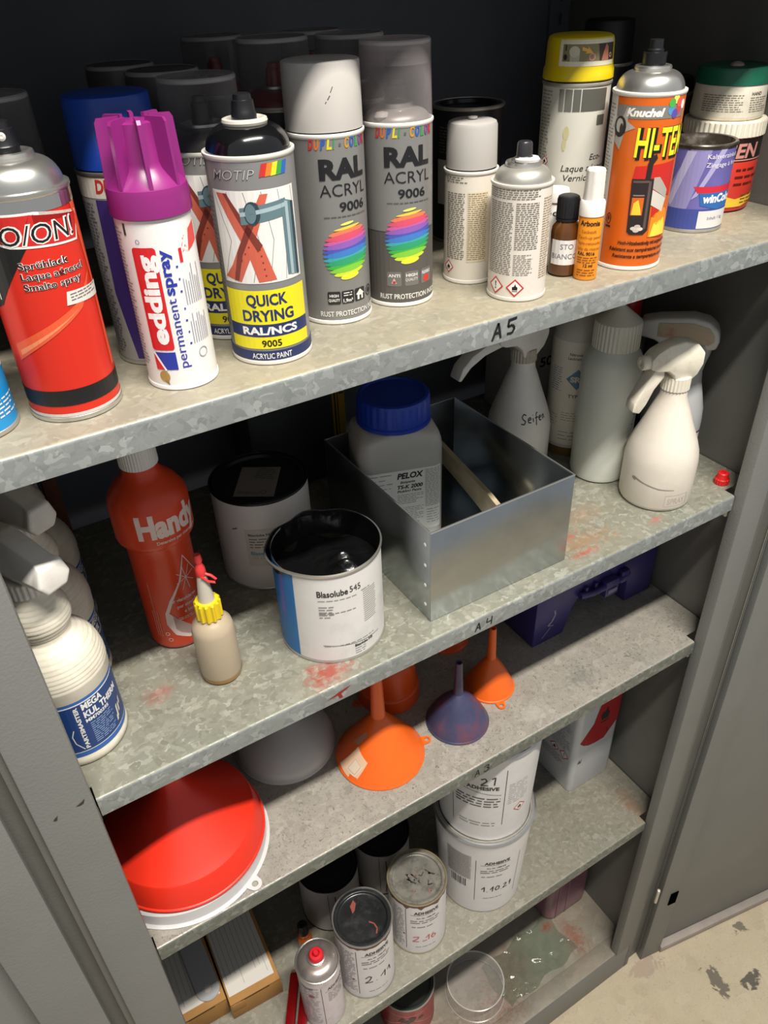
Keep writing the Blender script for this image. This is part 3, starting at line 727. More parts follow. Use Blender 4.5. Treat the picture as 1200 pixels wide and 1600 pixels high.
# --- small cream can, silver dome
t = thing('spray_can', 'small cream spray can with bare silver dome and two hazard diamonds', 'spray can', .4444, .0421, Z1)
r, h = 27.8, 104
can_body(t, r, h, mat('ivory_can_enamel2', '#ddd5cb', 0.4), C('#d6cfc4', .35)); can_dome(t, r, h, 118, M_silver_dull, 14.5)
lathe('nozzle', [(8, 117), (8, 122), (7, 123), (6.6, 133), (5.5, 134.5), (0, 134.5)], mat('smoky_nozzle', '#2e2d30', 0.3), t, 24)
lathe('nozzle_base', [(0, 118.5), (9.5, 118.5), (10, 120.5), (8.5, 122.5), (0, 122)], C('#dcd9d4'), t, 24, sx=1.1, sy=.8, off=(3, -2, 0))
d = Decal(); d.fine(-36, 92, 18, 100, 1.8, tx, 1); d.fine(-33, 24, -6, 89, 1.8, tx, 1, seed=5, ragged=.08); d.fine(-4, 48, 18, 89, 1.8, tx, 1, seed=6, ragged=.08); d.fine(22, 20, 36, 92, 2.2, C('#a58a66'), 1, seed=8); d.fine(-4, 24, 14, 44, 1.8, C('#8b8478'), 1, seed=9, ragged=.5)
d.diamond(-20.5, 14, 8.5, 'bang'); d.diamond(-1, 13.5, 8.5); d.build(t, cyl(r - .5))

# --- white jar peeking behind the amber bottle
t = thing('jar', 'small white jar half hidden behind the amber bottle', 'jar', .5275, .0850, Z1)
lathe('body', [(0, 0), (10, 0), (11.2, 1.5), (11.2, 60), (10, 63)], C('#dcd8d2'), t, 36); lathe('lid', [(10.6, 63), (12, 64), (12, 73), (11, 75.5), (9, 76), (8, 74), (0, 74)], M_white, t, 36)
d = Decal(); d.text('oo', -11, 51, 7, C(BLACK), 2, w=15, bold=.0); d.build(t, cyl(11.2), step=2.5)

# --- amber bottle
t = thing('bottle', 'amber glass bottle with black cap and handwritten paper label', 'bottle', .5165, .0565, Z1)
AM = mat('amber_glass', '#5a3413', 0.12, alpha=0.96, coat=0.6)
lathe('glass', [(0, 0), (12, 0), (14.2, 2), (14.4, 4), (14.4, 42), (13.6, 47), (10, 52), (9, 54), (9, 58)], AM, t, 40)
lathe('cap', [(10, 55.5), (11, 56), (11, 72), (10, 75), (8, 76), (0, 76.2)], M_black, t, 40, ribs=(20, .35, 57, 72)); lathe('cap_ring', [(9.2, 52.8), (11, 53.2), (11, 55.2), (9.4, 55.6)], M_black, t, 40)
d = Decal(); d.rect(-14, 12.5, 26, 36.5, C('#dedbd8', .6), 0)
ink = C('#6e6a78')
d.text('STO', -4, 28, 5, ink, 1, w=13); d.text('BIANCO', -12.5, 18.5, 5, ink, 1, w=27); d.build(t, cyl(14.4))

# --- touch-up pen
t = thing('touch_up_pen', 'orange touch-up paint pen with white cap', 'pen', .5257, .0337, Z1)
lathe('barrel', [(0, 0), (10.5, 0), (11.4, 1), (11.4, 60), (11, 61)], mat('pen_orange', '#e0881c', 0.4), t, 40)
lathe('collar', [(11, 60.5), (12, 61), (12, 73), (11, 74.5), (9, 75)], M_white, t, 40); lathe('cap', [(9.4, 74), (9.6, 76), (9.0, 101), (8, 102.5), (0, 102.5)], M_white, t, 16, ribs=(9, .35, 76.5, 100), sm=20)
d = Decal(); k = C('#2b1c10'); br = C('#8a4d12')
d.text('Arbonia', -10, 53, 4.6, k, 1, w=20, bold=.03)
for i, s in enumerate(('Lackstift', 'Touch-up pencil', 'Stylo-retouche', 'Stilo da ritocco')): d.text(s, 0 if i == 0 else 1, 46 - i * 5.4, 3.0, br, 1, w=(14, 24, 24, 24)[i], align='c')
d.text('RAL 9016', -1, 25, 3.2, k, 1, w=17, bold=.03, align='c'); d.fine(-10, 17, 11, 23, 2.3, br, 1, ragged=.1); d.text('12 ml', 2, 13.5, 3, k, 1, w=9, bold=.03, align='c'); d.fine(-9, 3, 10, 11, 2.6, br, 1)
d.build(t, cyl(11.4), step=2.5)

# --- eco can with yellow cap
t = thing('spray_can', 'cream spray can with flat yellow cap showing a picture strip', 'spray can', .5680, .1150, Z1)
r, h = 33.2, 165
can_body(t, r, h, mat('pale_can_enamel', '#c9c6bb', 0.4), M_silver_dull)
lathe('cap', [(32.5, 166), (33.8, 167), (33.6, 174), (32.2, 178), (31.2, 198), (30, 201.5), (27, 203), (0, 203.4)], mat('yellow_cap', '#d3b90f', 0.35), t, 60)
d = Decal(); g1 = C('#57564f')
for a, b_, cc in ((-16, -11, '#7a7972'), (-10, -3, '#62615a'), (-2, 5, '#5a5952'), (6, 34, '#55544e')): d.rect(a, 141, b_, 160, C(cc), 1)
d.rect(24, 128, 34, 137, g1, 1)
d.text('Eco-', 20, 97, 5.5, C(BLACK), 1, w=15, shear=.2); d.text('Laque aérosol', -8, 87, 6, C(BLACK), 1, w=54, shear=.2); d.text('Vernice', -5, 78, 6, C(BLACK), 1, w=28, shear=.2)
d.ell(-6, 122, 3, 6, C('#bdb58a'), 1); d.ell(-7, 112, 2, 6, C('#bdb58a'), 1)
d.fine(-40, 90, -24, 158, 3, C('#8b887e'), 1); d.diamond(-28, 95, 5)
d.build(t, cyl(r - .5))
d = Decal(); w = C('#d9d3bb'); d.rect(-20, 179, 40, 200.5, w, 0); d.rect(-16.5, 183, 40, 197, C('#7c7250'), 1)
d.poly([(20, 183), (40, 183), (40, 197), (18, 197)], C('#3a2c26'), 2); d.poly([(22, 183), (31, 183), (30, 194), (27, 196.5), (24, 190)], C('#b0705a'), 3)
d.ell(-5, 191, 5, 4.5, C('#bdb8a4'), 2); d.poly([(-9, 183), (0, 183), (0, 190), (-9, 190)], C('#aaa58f'), 2)
d.poly([(2, 195), (8, 193), (7, 195.5), (13, 189.5), (5, 189.5), (6.5, 191), (2, 192)], C('#d9a640'), 3)
d.ring([(12 + 3.2 * math.cos(i * .63), 186.5 + 3.2 * math.sin(i * .63)) for i in range(10)], 1, C('#c98d8d'), 3)
d.text('1', -14, 192, 4, C(BLACK), 3, bold=.05); d.ell(-13.5, 186.5, 1.8, 2.4, C(BLACK), 3); d.ring([(34 + 2 * math.cos(i * .63), 187 + 2 * math.sin(i * .63)) for i in range(10)], .7, C('#c9b37a'), 4)
d.build(t, prof_cyl([(33.6, 174), (32.2, 178), (31.2, 198), (30, 201.5)], 32.5), vcuts=(198,), name='cap_label')

# --- orange heat paint can
t = thing('spray_can', 'orange heat-resistant spray can with a stove picture', 'spray can', .5950, .0460, Z1)
r, h = 33.4, 161
can_body(t, r, h, mat('orange_can_enamel', '#d9661a', 0.32, 0.1), C('#e6e2da', .3)); can_dome(t, r, h, 179, M_silver, 15)
lathe('nozzle', [(9, 178), (9, 183), (8, 184), (7.6, 192), (6.4, 193), (6, 200), (0, 200.5)], M_black, t, 26)
lathe('nozzle_shroud', [(10.5, 180), (10.8, 190), (9.6, 190.5), (9.4, 180)], M_black, t, 26)
d = Decal(); k = C(BLACK); ye = C('#ece52a'); og = C('#d9661a')
d.poly([(-60, 4.5), (-29, 4.5), (-29, 100), (-31, 159), (-60, 159)], C('#d3cec6'), 0)
d.fine(-50, 20, -33, 150, 3, C('#8a857d'), 1)
d.poly([(-30, 139.5), (40, 139.5), (40, 150.5), (-30, 150.5)], C('#7d7871'), 1)
d.text('Knuchel', -18.5, 141.8, 6.4, C('#efebe4'), 2, w=35, bold=.05, shear=.25)
for i, cc in enumerate(('#efe06a', '#d8564a', '#c0463f', '#5a4aa0', '#4f8fc0', '#4aa64a')):
    a = PI / 2 - i * PI / 3; d.ell(27.5 + 5 * math.cos(a), 149 + 6 * math.sin(a), 3.6, 3.9, C(cc), 3 + i % 2)
d.ell(38, 150, 3, 4, C('#efebe4'), 3)
d.poly([(-34, 131), (-26, 128), (-30, 120), (-22, 112), (-18, 128), (-8, 132), (-16, 137), (-18, 150), (-22, 138), (-30, 140)], C('#a9a49c'), 2)
d.ell(-24, 132, 7, 9, C('#2f2c2b'), 3); d.ell(-24.5, 133, 4.2, 6, C('#b9b4ac'), 4); d.ell(-22, 130, 2, 5, C('#3a3736'), 5)
d.text('HI-TEMP', -4.5, 106.6, 24.5, k, 3, w=66, bold=.06, shear=.05); d.text('HI-TEMP', -6, 107.6, 24.5, ye, 4, w=66, bold=.02, shear=.05)
rd2 = C('#c5271c'); d.poly([(-5, 82), (40, 70), (40, 102), (-3, 99)], rd2, 2)
d.poly([(16, 78), (34, 68), (31, 56), (16, 64)], C('#cfc8bd'), 4); d.poly([(16, 89), (22, 89), (34, 76), (34, 68), (16, 79)], C('#aca59a'), 4)
d.poly([(18, 70), (40, 52), (40, 30), (20, 33)], rd2, 2)
d.poly([(18, 33), (42, 33), (42, 48), (38, 58), (36, 46), (32, 60), (29, 47), (25, 56), (22, 45), (19, 52)], C('#e88a1c'), 4); d.poly([(20, 33), (42, 33), (40, 42), (36, 50), (34, 40), (30, 48), (27, 39), (23, 46)], C('#f2dc4a'), 5)
br = C('#2b2120'); d.poly([(-4.5, 88), (16, 88), (17, 40), (13, 36), (0, 36), (-3, 39)], br, 5); d.poly([(-3, 86.5), (11.5, 86.5), (11.5, 84.5), (-3, 84.5)], C('#5a4c48'), 6)
d.poly([(11.5, 86), (14, 86), (14.5, 42), (11.8, 40)], C('#574a47'), 6)
d.poly([(7.5, 88), (12.5, 88), (13, 101), (16.5, 106), (15, 110), (11, 108), (8, 102)], br, 5)
d.rect(-2, 54.5, 9, 71, C('#d0641a'), 6); d.poly([(-1, 55), (8, 55), (7, 60), (4, 69), (2, 61), (0, 66)], C('#f0c83a'), 7); d.rect(-1.5, 72.5, 9, 73.6, C('#8d7d78'), 6)
for a, b_, c_ in ((3, 42, '#cfc6bb'), (6.5, 44, '#bfb3a6'), (9, 41.5, '#d8d0c5'), (5.5, 40, '#c6bbae')): d.ell(a, b_, 3, 1.8, C(c_), 7)
for i, s in enumerate(('Hoch-Hitzebeständig mit ausgezeichneter', 'Résistant aux températures avec une', 'Resistente a temperature con una')): d.text(s, (-10, -18, -14)[i], 26 - i * 6.6, 3.5, C('#3a1d0c'), 3, w=(62, 68, 64)[i], bold=.03, shear=.15)
d.ring([(-23.5 + 3 * math.cos(i * .42), 49 + 5.5 * math.sin(i * .42)) for i in range(15)], 1, C('#3a1d0c'), 3); d.ell(-23.5, 49.5, 1, 2.4, C('#3a1d0c'), 3, n=8); d.rect(-26.5, 40.5, -20.5, 42.5, C('#3a1d0c'), 3)
d.build(t, cyl(r - .5))

# --- dark cap behind
t = thing('spray_can', 'spray can with tall matt black cap at the back right', 'spray can', .790, .300, Z1)
can_body(t, 32.5, 150, mat('dark_can_enamel', ''), M_silver_dull); plain_cap(t, 31, 150, 196, mat('matt_black_cap', '#1b1a1c', 0.5))
t = thing('spray_can', 'dark capped can with pale printed text behind the blue tin', 'spray can', .8420, .240, Z1)
can_body(t, 32.5, 118, mat('charcoal_can_enamel', '#5a5854', 0.5), M_silver_dull); plain_cap(t, 31, 118, 134, M_black)
d = Decal(); d.fine(-28, 70, 20, 112, 4.5, C('#c9c6bf'), 1); d.build(t, cyl(32))

# --- blue zinc paint tin
t = thing('paint_tin', 'open lilac and blue paint tin with dark crusted rim', 'tin', .7461, .0954, Z1)
r, h = 36.3, 92
M_crust = mat('brown_crust', '#3b332c', 0.3, 0.2, noise=.3, nscale=80, dirt='#8a8072', dirt_amt=.5, dirt_scale=60)
M_lilac = mat('lilac_tin_print', '#6a63a6', 0.35, noise=.18, nscale=22)
lathe('body', [(0, 2), (r - 2, 2), (r - .6, 3), (r - .6, h - 3)], M_lilac, t, 60); lathe('bottom_rim', [(r - 4, 2), (r - 2, 0), (r, .6), (r + .3, 2), (r - .4, 4)], M_silver_dull, t, 60)
lathe('top_rim', [(r - .6, h - 5), (r + .4, h - 3.5), (r + .9, h - 1), (r, h + .4), (r - 3, h), (r - 4, h - 3), (r - 6, h - 6), (r - 6.5, h - 12)], M_crust, t, 60)
lathe('lid', [(r - 6.4, h - 11), (r * .6, h - 10.5), (0, h - 10.5)], mat('brown_paint_skin', '#2e2823', 0.12, noise=.3, nscale=30), t, 40)
d = Decal(); w = C('#dcd8e4'); d.rect(-114, 4, 114, 26, C('#3d4a94'), 0); d.poly([(-40, 26), (-5, 26), (12, 88), (-10, 88)], C('#8f89bd'), 0); d.poly([(4, 40), (30, 88), (22, 88), (-2, 36)], C('#a8a2cc'), 1); d.poly([(-30, 30), (-24, 28), (-4, 86), (-14, 86)], C('#b3aed2'), 1)
d.text('Kaltverzinkung', 8, 78.5, 4.6, w, 2, w=46, bold=.01); d.text('Zingage à froid', 8, 70, 4.6, w, 2, w=46, bold=.01)
d.poly([(-1, 50), (60, 50), (60, 43), (4, 43)], C('#c9293c'), 2); d.poly([(6, 43), (60, 43), (60, 27), (30, 25), (9, 30)], C('#2a66ac'), 2)
d.text('winColor', 11, 33, 8.5, C('#eeecea'), 4, w=44, bold=.045, shear=.1)
d.poly([(9, 5), (62, 5), (62, 24), (9, 24)], C('#d8d5d4'), 3); d.text('Inhalt 1 kg', 20, 14, 3.6, C('#55555c'), 4, w=22)
d.build(t, cyl(r - .6))

# --- red jar with ribbed lid, tub on it
t = thing('jar', 'red and black labelled jar with ribbed white lid', 'jar', .8340, .1390, Z1)
r = 45.2
lathe('body', [(0, 1), (38, 0), (43, 2), (r - .4, 7), (r - .4, 80), (43, 83), (41, 86)], mat('red_jar', '#c8382b', 0.35), t, 64)
lathe('lid', [(44, 83), (46.6, 84), (46.6, 99), (45.4, 100.4), (0, 100.4)], M_cream, t, 64, ribs=(48, .8, 84.5, 98.8), sm=20)
d = Decal(); k = C('#1b1615'); pk = C('#c98a80')
d.poly([(4, 58), (72, 58), (72, 82), (-2, 82)], k, 1); d.text('VEGEN', -23, 62.5, 15, pk, 3, w=72, bold=.03, shear=.12); d.line(16, 59.8, 66, 59.8, 1.4, pk, 3)
for i in range(3): d.fine(24, 30 + i * 8, 64, 34 + i * 8, 5, C('#5a1812'), 2, h=2.6, seed=20 + i)
d.poly([(-10, 7), (40, 7), (72, 14), (72, 22), (30, 16), (8, 22), (-10, 17)], C('#e0b83a'), 1); d.fine(38, 8, 70, 20, 4, C('#6b4a14'), 2)
d.build(t, cyl(r - .4))
t = thing('tub', 'cream tub with dark green lid stacked on the red jar', 'tub', .8340, .1400, Z1 + .1006)
lathe('body', [(0, 0), (38, 0), (40.5, 2), (41.5, 5), (39.4, 36), (38.5, 37)], M_cream, t, 60)
lathe('lid', [(38, 35), (40.2, 36), (40, 51), (38.6, 53), (36, 53.6), (0, 53)], mat('green_lid', '#1f6650', 0.4, noise=.1, nscale=30, dirt='#22211f', dirt_amt=.5, dirt_scale=18), t, 60)
lathe('dried_blob', [(0, 0), (8, .3), (7, 2.5), (3, 4.4), (0, 4.6)], mat('pink_blob', '#a48f8d', 0.5, noise=.3, nscale=120), t, 14, off=(2, -14, 53.4))
d = Decal(); d.fine(-30, 8, 18, 27, 2.3, C('#857d6e'), 1, ragged=.15); d.text('HAND', 26, 26, 3.4, C('#55504a'), 1, w=14, bold=.02); d.fine(25, 8, 52, 24, 2.3, C('#857d6e'), 1)
d.build(t, prof_cyl([(41.5, 5), (39.4, 36)], 41))

# ================================================================== SHELF A4
Z2 = SHELF[1]
def trigger_head(t, z, rz, mt, s=1.0, nose=None, lever=True, lever_mt=None, name='spray_head', lever_pts=None):
    """trigger sprayer head sitting on a collar; local nose direction = rz (radians, in the thing's frame)."""
    body = [(-22, -6), (-26, 8), (-25, 24), (-15, 36), (4, 41), (24, 38), (40, 30), (47, 22), (47, 10), (38, 6), (24, 5), (15, -2), (10, -15), (-10, -17)]
    tp = [.8, .95, 1, .85, .7, .7, .75, .75, .8, .9, 1, 1, .9, .8]
    body = [(x * s, y * s) for x, y in body]
    h = prism(name, body, -15 * s, 15 * s, mt, t, bev=2.2 * s, off=(0, 0, z), rz=rz, taper=tp)
    ca, sa = math.cos(rz), math.sin(rz)
    n = lathe('spray_nozzle', [(0, 0), (8.5 * s, 0), (9.5 * s, 2 * s), (9.5 * s, 10 * s), (8 * s, 12 * s), (4 * s, 12 * s), (3 * s, 9 * s), (0, 9 * s)], nose or mt, t, 20,
              rot=Matrix.Rotation(rz, 4, 'Z') @ Matrix.Rotation(PI / 2, 4, 'Y'), off=(44 * s * ca, 44 * s * sa, z + 16 * s))
    if lever:
        L_ = lever_pts or [(26, 8), (40, 6), (50, -12), (62, -36), (63, -48), (52, -52), (44, -40), (36, -20), (24, -4)]
        prism('trigger', [(x * s, y * s) for x, y in L_], -9.5 * s, 9.5 * s, lever_mt or mt, t, bev=2 * s, off=(0, 0, z), rz=rz)
def collar(t, r, z0, z1, mt, n=28): return lathe('collar', [(r - 2, z0), (r, z0 + .5), (r, z1 - 1), (r - 1, z1), (r - 6, z1 + .2), (0, z1 + .2)], mt, t, ribs=(n, .7, z0 + 1, z1 - 1.2), sm=20)

# --- white degreaser bottles with blue labels
def mega(x, y, label, front):
    t = thing('spray_bottle', label, 'spray bottle', x, y, Z2, group='white ribbed trigger bottles with blue labels')
    base = [(0, 0), (39, 0), (43, 2), (44.5, 6), (44.5, 11), (43.6, 13), (43.6, 86), (44.5, 88), (44.5, 100)]
    sh = [(44.5, 100), (44.3, 108), (42.6, 117), (39, 127), (33, 135.5), (27, 141), (23.5, 145.5), (24, 150), (27.6, 159), (28.6, 166), (26.5, 176), (21, 187), (18, 194), (17, 203)]
    pr = list(base)
    z = 101.5
    while z < 203:
        for (r0, z0), (r1, z1) in zip(sh, sh[1:]):
            if z0 <= z <= z1: rr = r0 + (r1 - r0) * (z - z0) / (z1 - z0); break
        ph = int((z - 101.5) / 1.5) % 3
        pr.append((rr + (0.5 if ph == 0 else (-.35 if ph == 1 else 0)) * (1 if z < 188 else 0), z)); z += 1.5
    lathe('body', pr, M_cream, t, 60, sm=60)
    collar(t, 20, 196, 212, M_white, 26)
    # blocky faceted head whose blunt nose points out of the cabinet to the right
    rz = math.radians(-62) - t.rotation_euler[2]
    hexa = lambda w_, h_, f: [(-w_, -h_ * .25), (-w_ * .62, -h_), (w_ * .62, -h_), (w_, -h_ * .25), (w_ * f, h_), (-w_ * f, h_)]
    bm = bmesh.new(); rings = []
    for xx, w_, h_, zc, f in ((-34, 11, 8, 236, .6), (-28, 17, 18, 236, .55), (-4, 19, 22, 234, .5), (16, 18, 19, 231, .5), (38, 16, 15, 227, .55), (46, 16.5, 14, 226, .7), (48, 14, 11.5, 226, .7)):
        rings.append([bm.verts.new(Vector((xx, y_, zc + z_)) * K) for y_, z_ in hexa(w_, h_, f)])
    for A_, B_ in zip(rings, rings[1:]):
        for i in range(6): bm.faces.new((A_[i], A_[(i + 1) % 6], B_[(i + 1) % 6], B_[i]))
    bm.faces.new(rings[0][::-1]); bm.faces.new(rings[-1]); bmesh.ops.recalc_face_normals(bm, faces=bm.faces)
    bmesh.ops.bevel(bm, geom=bm.edges[:], offset=.0016, segments=2, profile=.5, affect='EDGES', clamp_overlap=True)
    bmesh.ops.rotate(bm, verts=bm.verts, cent=(0, 0, 0), matrix=Matrix.Rotation(rz, 3, 'Z'))
    from_bm('spray_head', bm, M_white, t, 35)
    prism('trigger', [(-26, 222), (-14, 216), (-26, 190), (-38, 176), (-42, 180), (-34, 200)], -7, 7, M_white, t, bev=2, rz=rz)
    d = Decal(); nv = C('#1c3d78'); b2 = C('#2f62ae'); w = C('#e9e7e4')
    d.rect(-137, 14.5, 137, 87, b2, 0); d.rect(-137, 20.5, 137, 83, w, 1); d.rect(-137, 21.5, 137, 81.6, nv, 2)
    for q in (0,) if front else (0, 30):
        d.text('MEGA', 5 + q, 73, 7.6, w, 4, w=22, bold=.04); d.text('KUL THERM', 5 + q, 62.5, 7.6, w, 4, w=44, bold=.04); d.text('MM700395', 5 + q, 56, 4.2, w, 4, w=26, bold=.03)
        d.fine(8 + q, 25, 34 + q, 53, 2.6, C('#8fa6c8'), 4, ragged=.4, seed=11)
        d.text('PARTSMASTER', 1 + q, 24, 3.6, w, 4, w=56, bold=.04, rot=PI / 2)
        d.path([(-8 + q, 52), (-11 + q, 44), (-10 + q, 34), (-4 + q, 24)], .9, w, 4)
        d.fine(-34 + q, 30, -14 + q, 76, 3, C('#8fa6c8'), 4, seed=12)
        for a, b_, hh in ((38, 30, 17), (42, 34, 12), (46, 40, 10), (36, 27, 9)): d.poly([(a + q, b_), (a + 2.6 + q, b_ + 1), (a + 3.2 + q, b_ + hh), (a + .6 + q, b_ + hh - 2)], C('#d8d0c0'), 5)
    d.build(t, cyl(43.6))
mega(-.0515, .0870, 'white ribbed trigger bottle with blue label nearest the left post', True)
mega(-.0415, .1790, 'white ribbed trigger bottle second behind the left post', False)
mega(-.0330, .2720, 'white ribbed trigger bottle deepest behind the left post', False)

# --- navy carton and brown board at the very back
t = thing('carton', 'tall navy carton with a white edge line standing at the back left', 'carton', -.040, .405, Z2, rz=0)
box('body', -36, 36, -38, 38, 0, 235, mat('navy_carton', '#1f2c5e', 0.5), t, bev=1)
box('edge_stripe', 33.8, 36.6, -38.6, -36, 1, 234, C('#c6c3bf'), t)
t = thing('board', 'narrow brown board leaning at the back beside the navy carton', 'board', .012, .405, Z2, rz=0)
prism('plank', [(-9, 0), (9, 0), (9, 255), (-9, 255)], -9, 9, mat('brown_board', '#6a3f2a', 0.6, noise=.15, nscale=30), t, bev=1)

# --- red dishwasher rinse bottle
t = thing('bottle', 'tall red plastic bottle with white screw cap and white lettering', 'bottle', .0835, .1765, Z2)
RB = mat('red_bottle_plastic', '#da431e', 0.33, noise=.04, nscale=20)
prH = [(0, 0), (28, 0), (31.5, 2.5), (33.4, 8), (33.4, 130), (33.8, 140), (35.5, 144), (40, 148), (41, 152), (41, 188), (39.5, 196), (33, 207), (24, 216), (19, 222), (17.5, 228), (17.5, 234)]
lathe('body', prH, RB, t, 60, sm=50)
lathe('cap', [(18.5, 230), (19.5, 231), (19, 256), (18, 258), (0, 258)], M_white, t, ribs=(40, .4, 231.5, 255.5), sm=20)
d = Decal(); w = C('#e6cdc4'); d.text('Handy', -19, 164, 26, w, 2, w=73, bold=.05); d.text('Detersivo per rigovernare', -2, 155, 3.8, w, 2, w=52, bold=.02)
d.build(t, prof_cyl(prH, 41), vcuts=(188, 194), name='brand_print')
d = Decal()
Lp = [(20.5, 126), (10, 96), (-4, 74), (-12, 56), (-13, 40), (-6, 24), (8, 16), (24, 15), (24, 18.5), (9, 20.5), (-2.5, 28), (-8.5, 42), (-7.8, 56), (0, 74), (12.5, 97), (20.8, 124)]
d.poly(Lp, w, 2); d.path([(20.5, 126), (29, 108), (40, 88), (50, 66)], 1, w, 2)
for i in range(8):
    a = i * PI / 4 + .2; d.line(19, 97, 19 + 12 * math.cos(a), 97 + 17 * math.sin(a), .7, w, 3)
d.text('für glanzklares', -5, 69.5, 4.6, w, 2, w=32, bold=.02); d.text('per stoviglie', 2, 60.5, 4.6, w, 2, w=27, bold=.02); d.text('e bicchieri', 9, 52, 4.6, w, 2, w=22, bold=.02); d.fine(1, 42, 26, 47, 2.2, w, 2)
d.ring([(-15 + 2.6 * math.cos(i * .63), 26 + 2.6 * math.sin(i * .63)) for i in range(10)], .8, w, 2); d.ring([(-13 + 2.6 * math.cos(i * .63), 17 + 2.6 * math.sin(i * .63)) for i in range(10)], .6, w, 2)
for i in range(3): d.rect(-27 + i * 2.6, 22, -26 + i * 2.6, 60 + 40 * (i == 1), C('#d98c76'), 2)
d.build(t, cyl(33.4), name='drop_print')

# --- closed tin with black lid
t = thing('tin', 'closed white tin with glossy black lid and a paper sticker on the lid', 'tin', .2266, .2368, Z2)
tin(t, 59.5, 129, mat('white_tin_lacquer', '#d2cbc7', 0.4, noise=.05), M_darklid, M_silver_dull, mat('black_rim', '#1d1d1f', 0.25, 0.5))
d = Decal(); lb = C('#c2bdb4'); d.rect(-26, 38, 12, 92, lb, 1); d.text('Blasolube 545', -22, 83, 3.2, C('#3d3a38'), 2, w=28, bold=.03); d.fine(-22, 64, 4, 79, 4, C('#4c4946'), 2, h=1.2, ragged=.2)
d.text('Blaser.', -22, 55, 5, C('#4a8a9a'), 2, w=20, bold=.03); d.fine(-20, 47, 8, 53, 3, C('#8b8782'), 2, h=.7); d.fine(2, 18, 14, 36, 3, C('#6b6864'), 2)
d.path([(-42, 90), (-38, 91), (-35, 93)], 1.6, C('#6f6963'), 2); d.build(t, cyl(58.9))
d = Decal(); a = C('#77716a', .6); d.poly([(-19, -40), (29, -34), (20, 30), (-28, 24)], a, 0); d.fine(-6, 0, 18, 24, 4, C('#3e3b38'), 1, h=1.3); d.fine(-16, -34, 10, -28, 3, C('#3e3b38'), 1); d.ring([(14 + 4 * math.cos(i * .7), -26 + 4 * math.sin(i * .7)) for i in range(9)], 1, C('#3e3b38'), 1)
s_ = d.build(t, plane((0, 0, 124.8), (.84, -.54, 0), (.54, .84, 0), (0, 0, 1)), step=0, name='lid_sticker')
s_.rotation_euler = (0, 0, .2)

# --- open grease tin
t = thing('tin', 'open white tin of black grease with bent rim and blue stripe', 'tin', .2364, .0834, Z2)
r, h = 60.0, 124.5
lathe('body', [(0, 2), (r - 2, 2), (r - .6, 3), (r - .6, h - 2)], mat('white_tin_paper', '#dedad6', 0.45, noise=.03, dirt='#8a857f', dirt_amt=.25, dirt_scale=16), t, 72)
lathe('bottom_rim', [(r - 4, 2), (r - 2, 0), (r, .5), (r + .4, 2), (r - .4, 4)], M_silver_dull, t, 72)
M_grease = mat('black_grease', '#0c0c0d', 0.26, bump=1.0, bscale=140, coat=.2)
# wavy bent rim, built as a ring whose height and radius wander on the left side
bm = bmesh.new(); n = 96; rows = []
for k_, (dr, dz) in enumerate(((-.6, -3), (.8, -2), (1.0, .2), (-1, 1.0), (-1.8, -1), (-2.2, -20))):
    row = []
    for i in range(n):
        a = 2 * PI * i / n
        left = max(0.0, math.cos(a - math.radians(188))) ** 6; back = max(0.0, math.cos(a - math.radians(115))) ** 2
        rr = r + dr + 5.5 * left * (1 if dz > -10 else .3) - 1.2 * math.sin(9 * a) * back * (dz > -10); zz = h + dz + (math.sin(7 * a + 1) * 1.5 * back if dz > -10 else 0) - 3 * left * (dz > -10)
        row.append(bm.verts.new(Vector((rr * math.cos(a), rr * math.sin(a), zz)) * K))
    rows.append(row)
for A_, B_ in zip(rows, rows[1:]):
    for i in range(n): bm.faces.new((A_[i], A_[(i + 1) % n], B_[(i + 1) % n], B_[i]))
bmesh.ops.recalc_face_normals(bm, faces=bm.faces)
o_ = from_bm('bent_rim', bm, [M_silver, M_grease], t, 50)
for p in o_.data.polygons: p.material_index = 1 if p.index >= 3 * n else 0
lathe('inner_wall', [(r - 1.6, h - 3), (r - 2.2, h - 20), (r - 2.4, 92), (r - 9, 88)], M_grease, t, 64)
bm = bmesh.new(); rows = []
for j in range(14):
    rr = (r - 3) * (j / 13.0); row = []
    for i in range(60):
        a = 2 * PI * i / 60; x_, y_ = rr * math.cos(a), rr * math.sin(a)
        zz = 91 + 2.2 * math.sin(x_ * .11 + y_ * .07) + 11 * math.exp(-((x_ - 18) ** 2 / 160 + (y_ + 6) ** 2 / 500)) * (1 + .5 * math.sin(y_ * .35)) + 4 * math.exp(-((x_ - 32) ** 2 + (y_ + 12) ** 2) / 120) + 1.1 * math.sin(rr * .9) * (x_ < 8) + 3 * math.exp(-((x_ - 25) ** 2 + (y_ - 18) ** 2) / 90)
        row.append(bm.verts.new(Vector((x_, y_, zz)) * K) if j else None)
    rows.append(row)
c0 = bm.verts.new(Vector((0, 0, 92)) * K)
for i in range(60): bm.faces.new((c0, rows[1][i], rows[1][(i + 1) % 60]))
for A_, B_ in zip(rows[1:], rows[2:]):
    for i in range(60): bm.faces.new((A_[i], B_[i], B_[(i + 1) % 60], A_[(i + 1) % 60]))
from_bm('grease', bm, M_grease, t, 60)
d = Decal(); k = C('#26262a'); g = C('#8d8a88')
d.poly([(-100, 4), (-42.5, 4), (-40.5, h - 2.6), (-100, h - 2.6)], C('#1f6fb0'), 1); d.poly([(-66, 60), (-58, 50), (-56, 118), (-62, 120)], C('#5a62b4'), 2)
d.text('Blasolube', -14.5, 96.5, 8, k, 2, w=33, bold=.02); d.text('545', 20.5, 97.5, 8, k, 2, w=13, bold=.0)
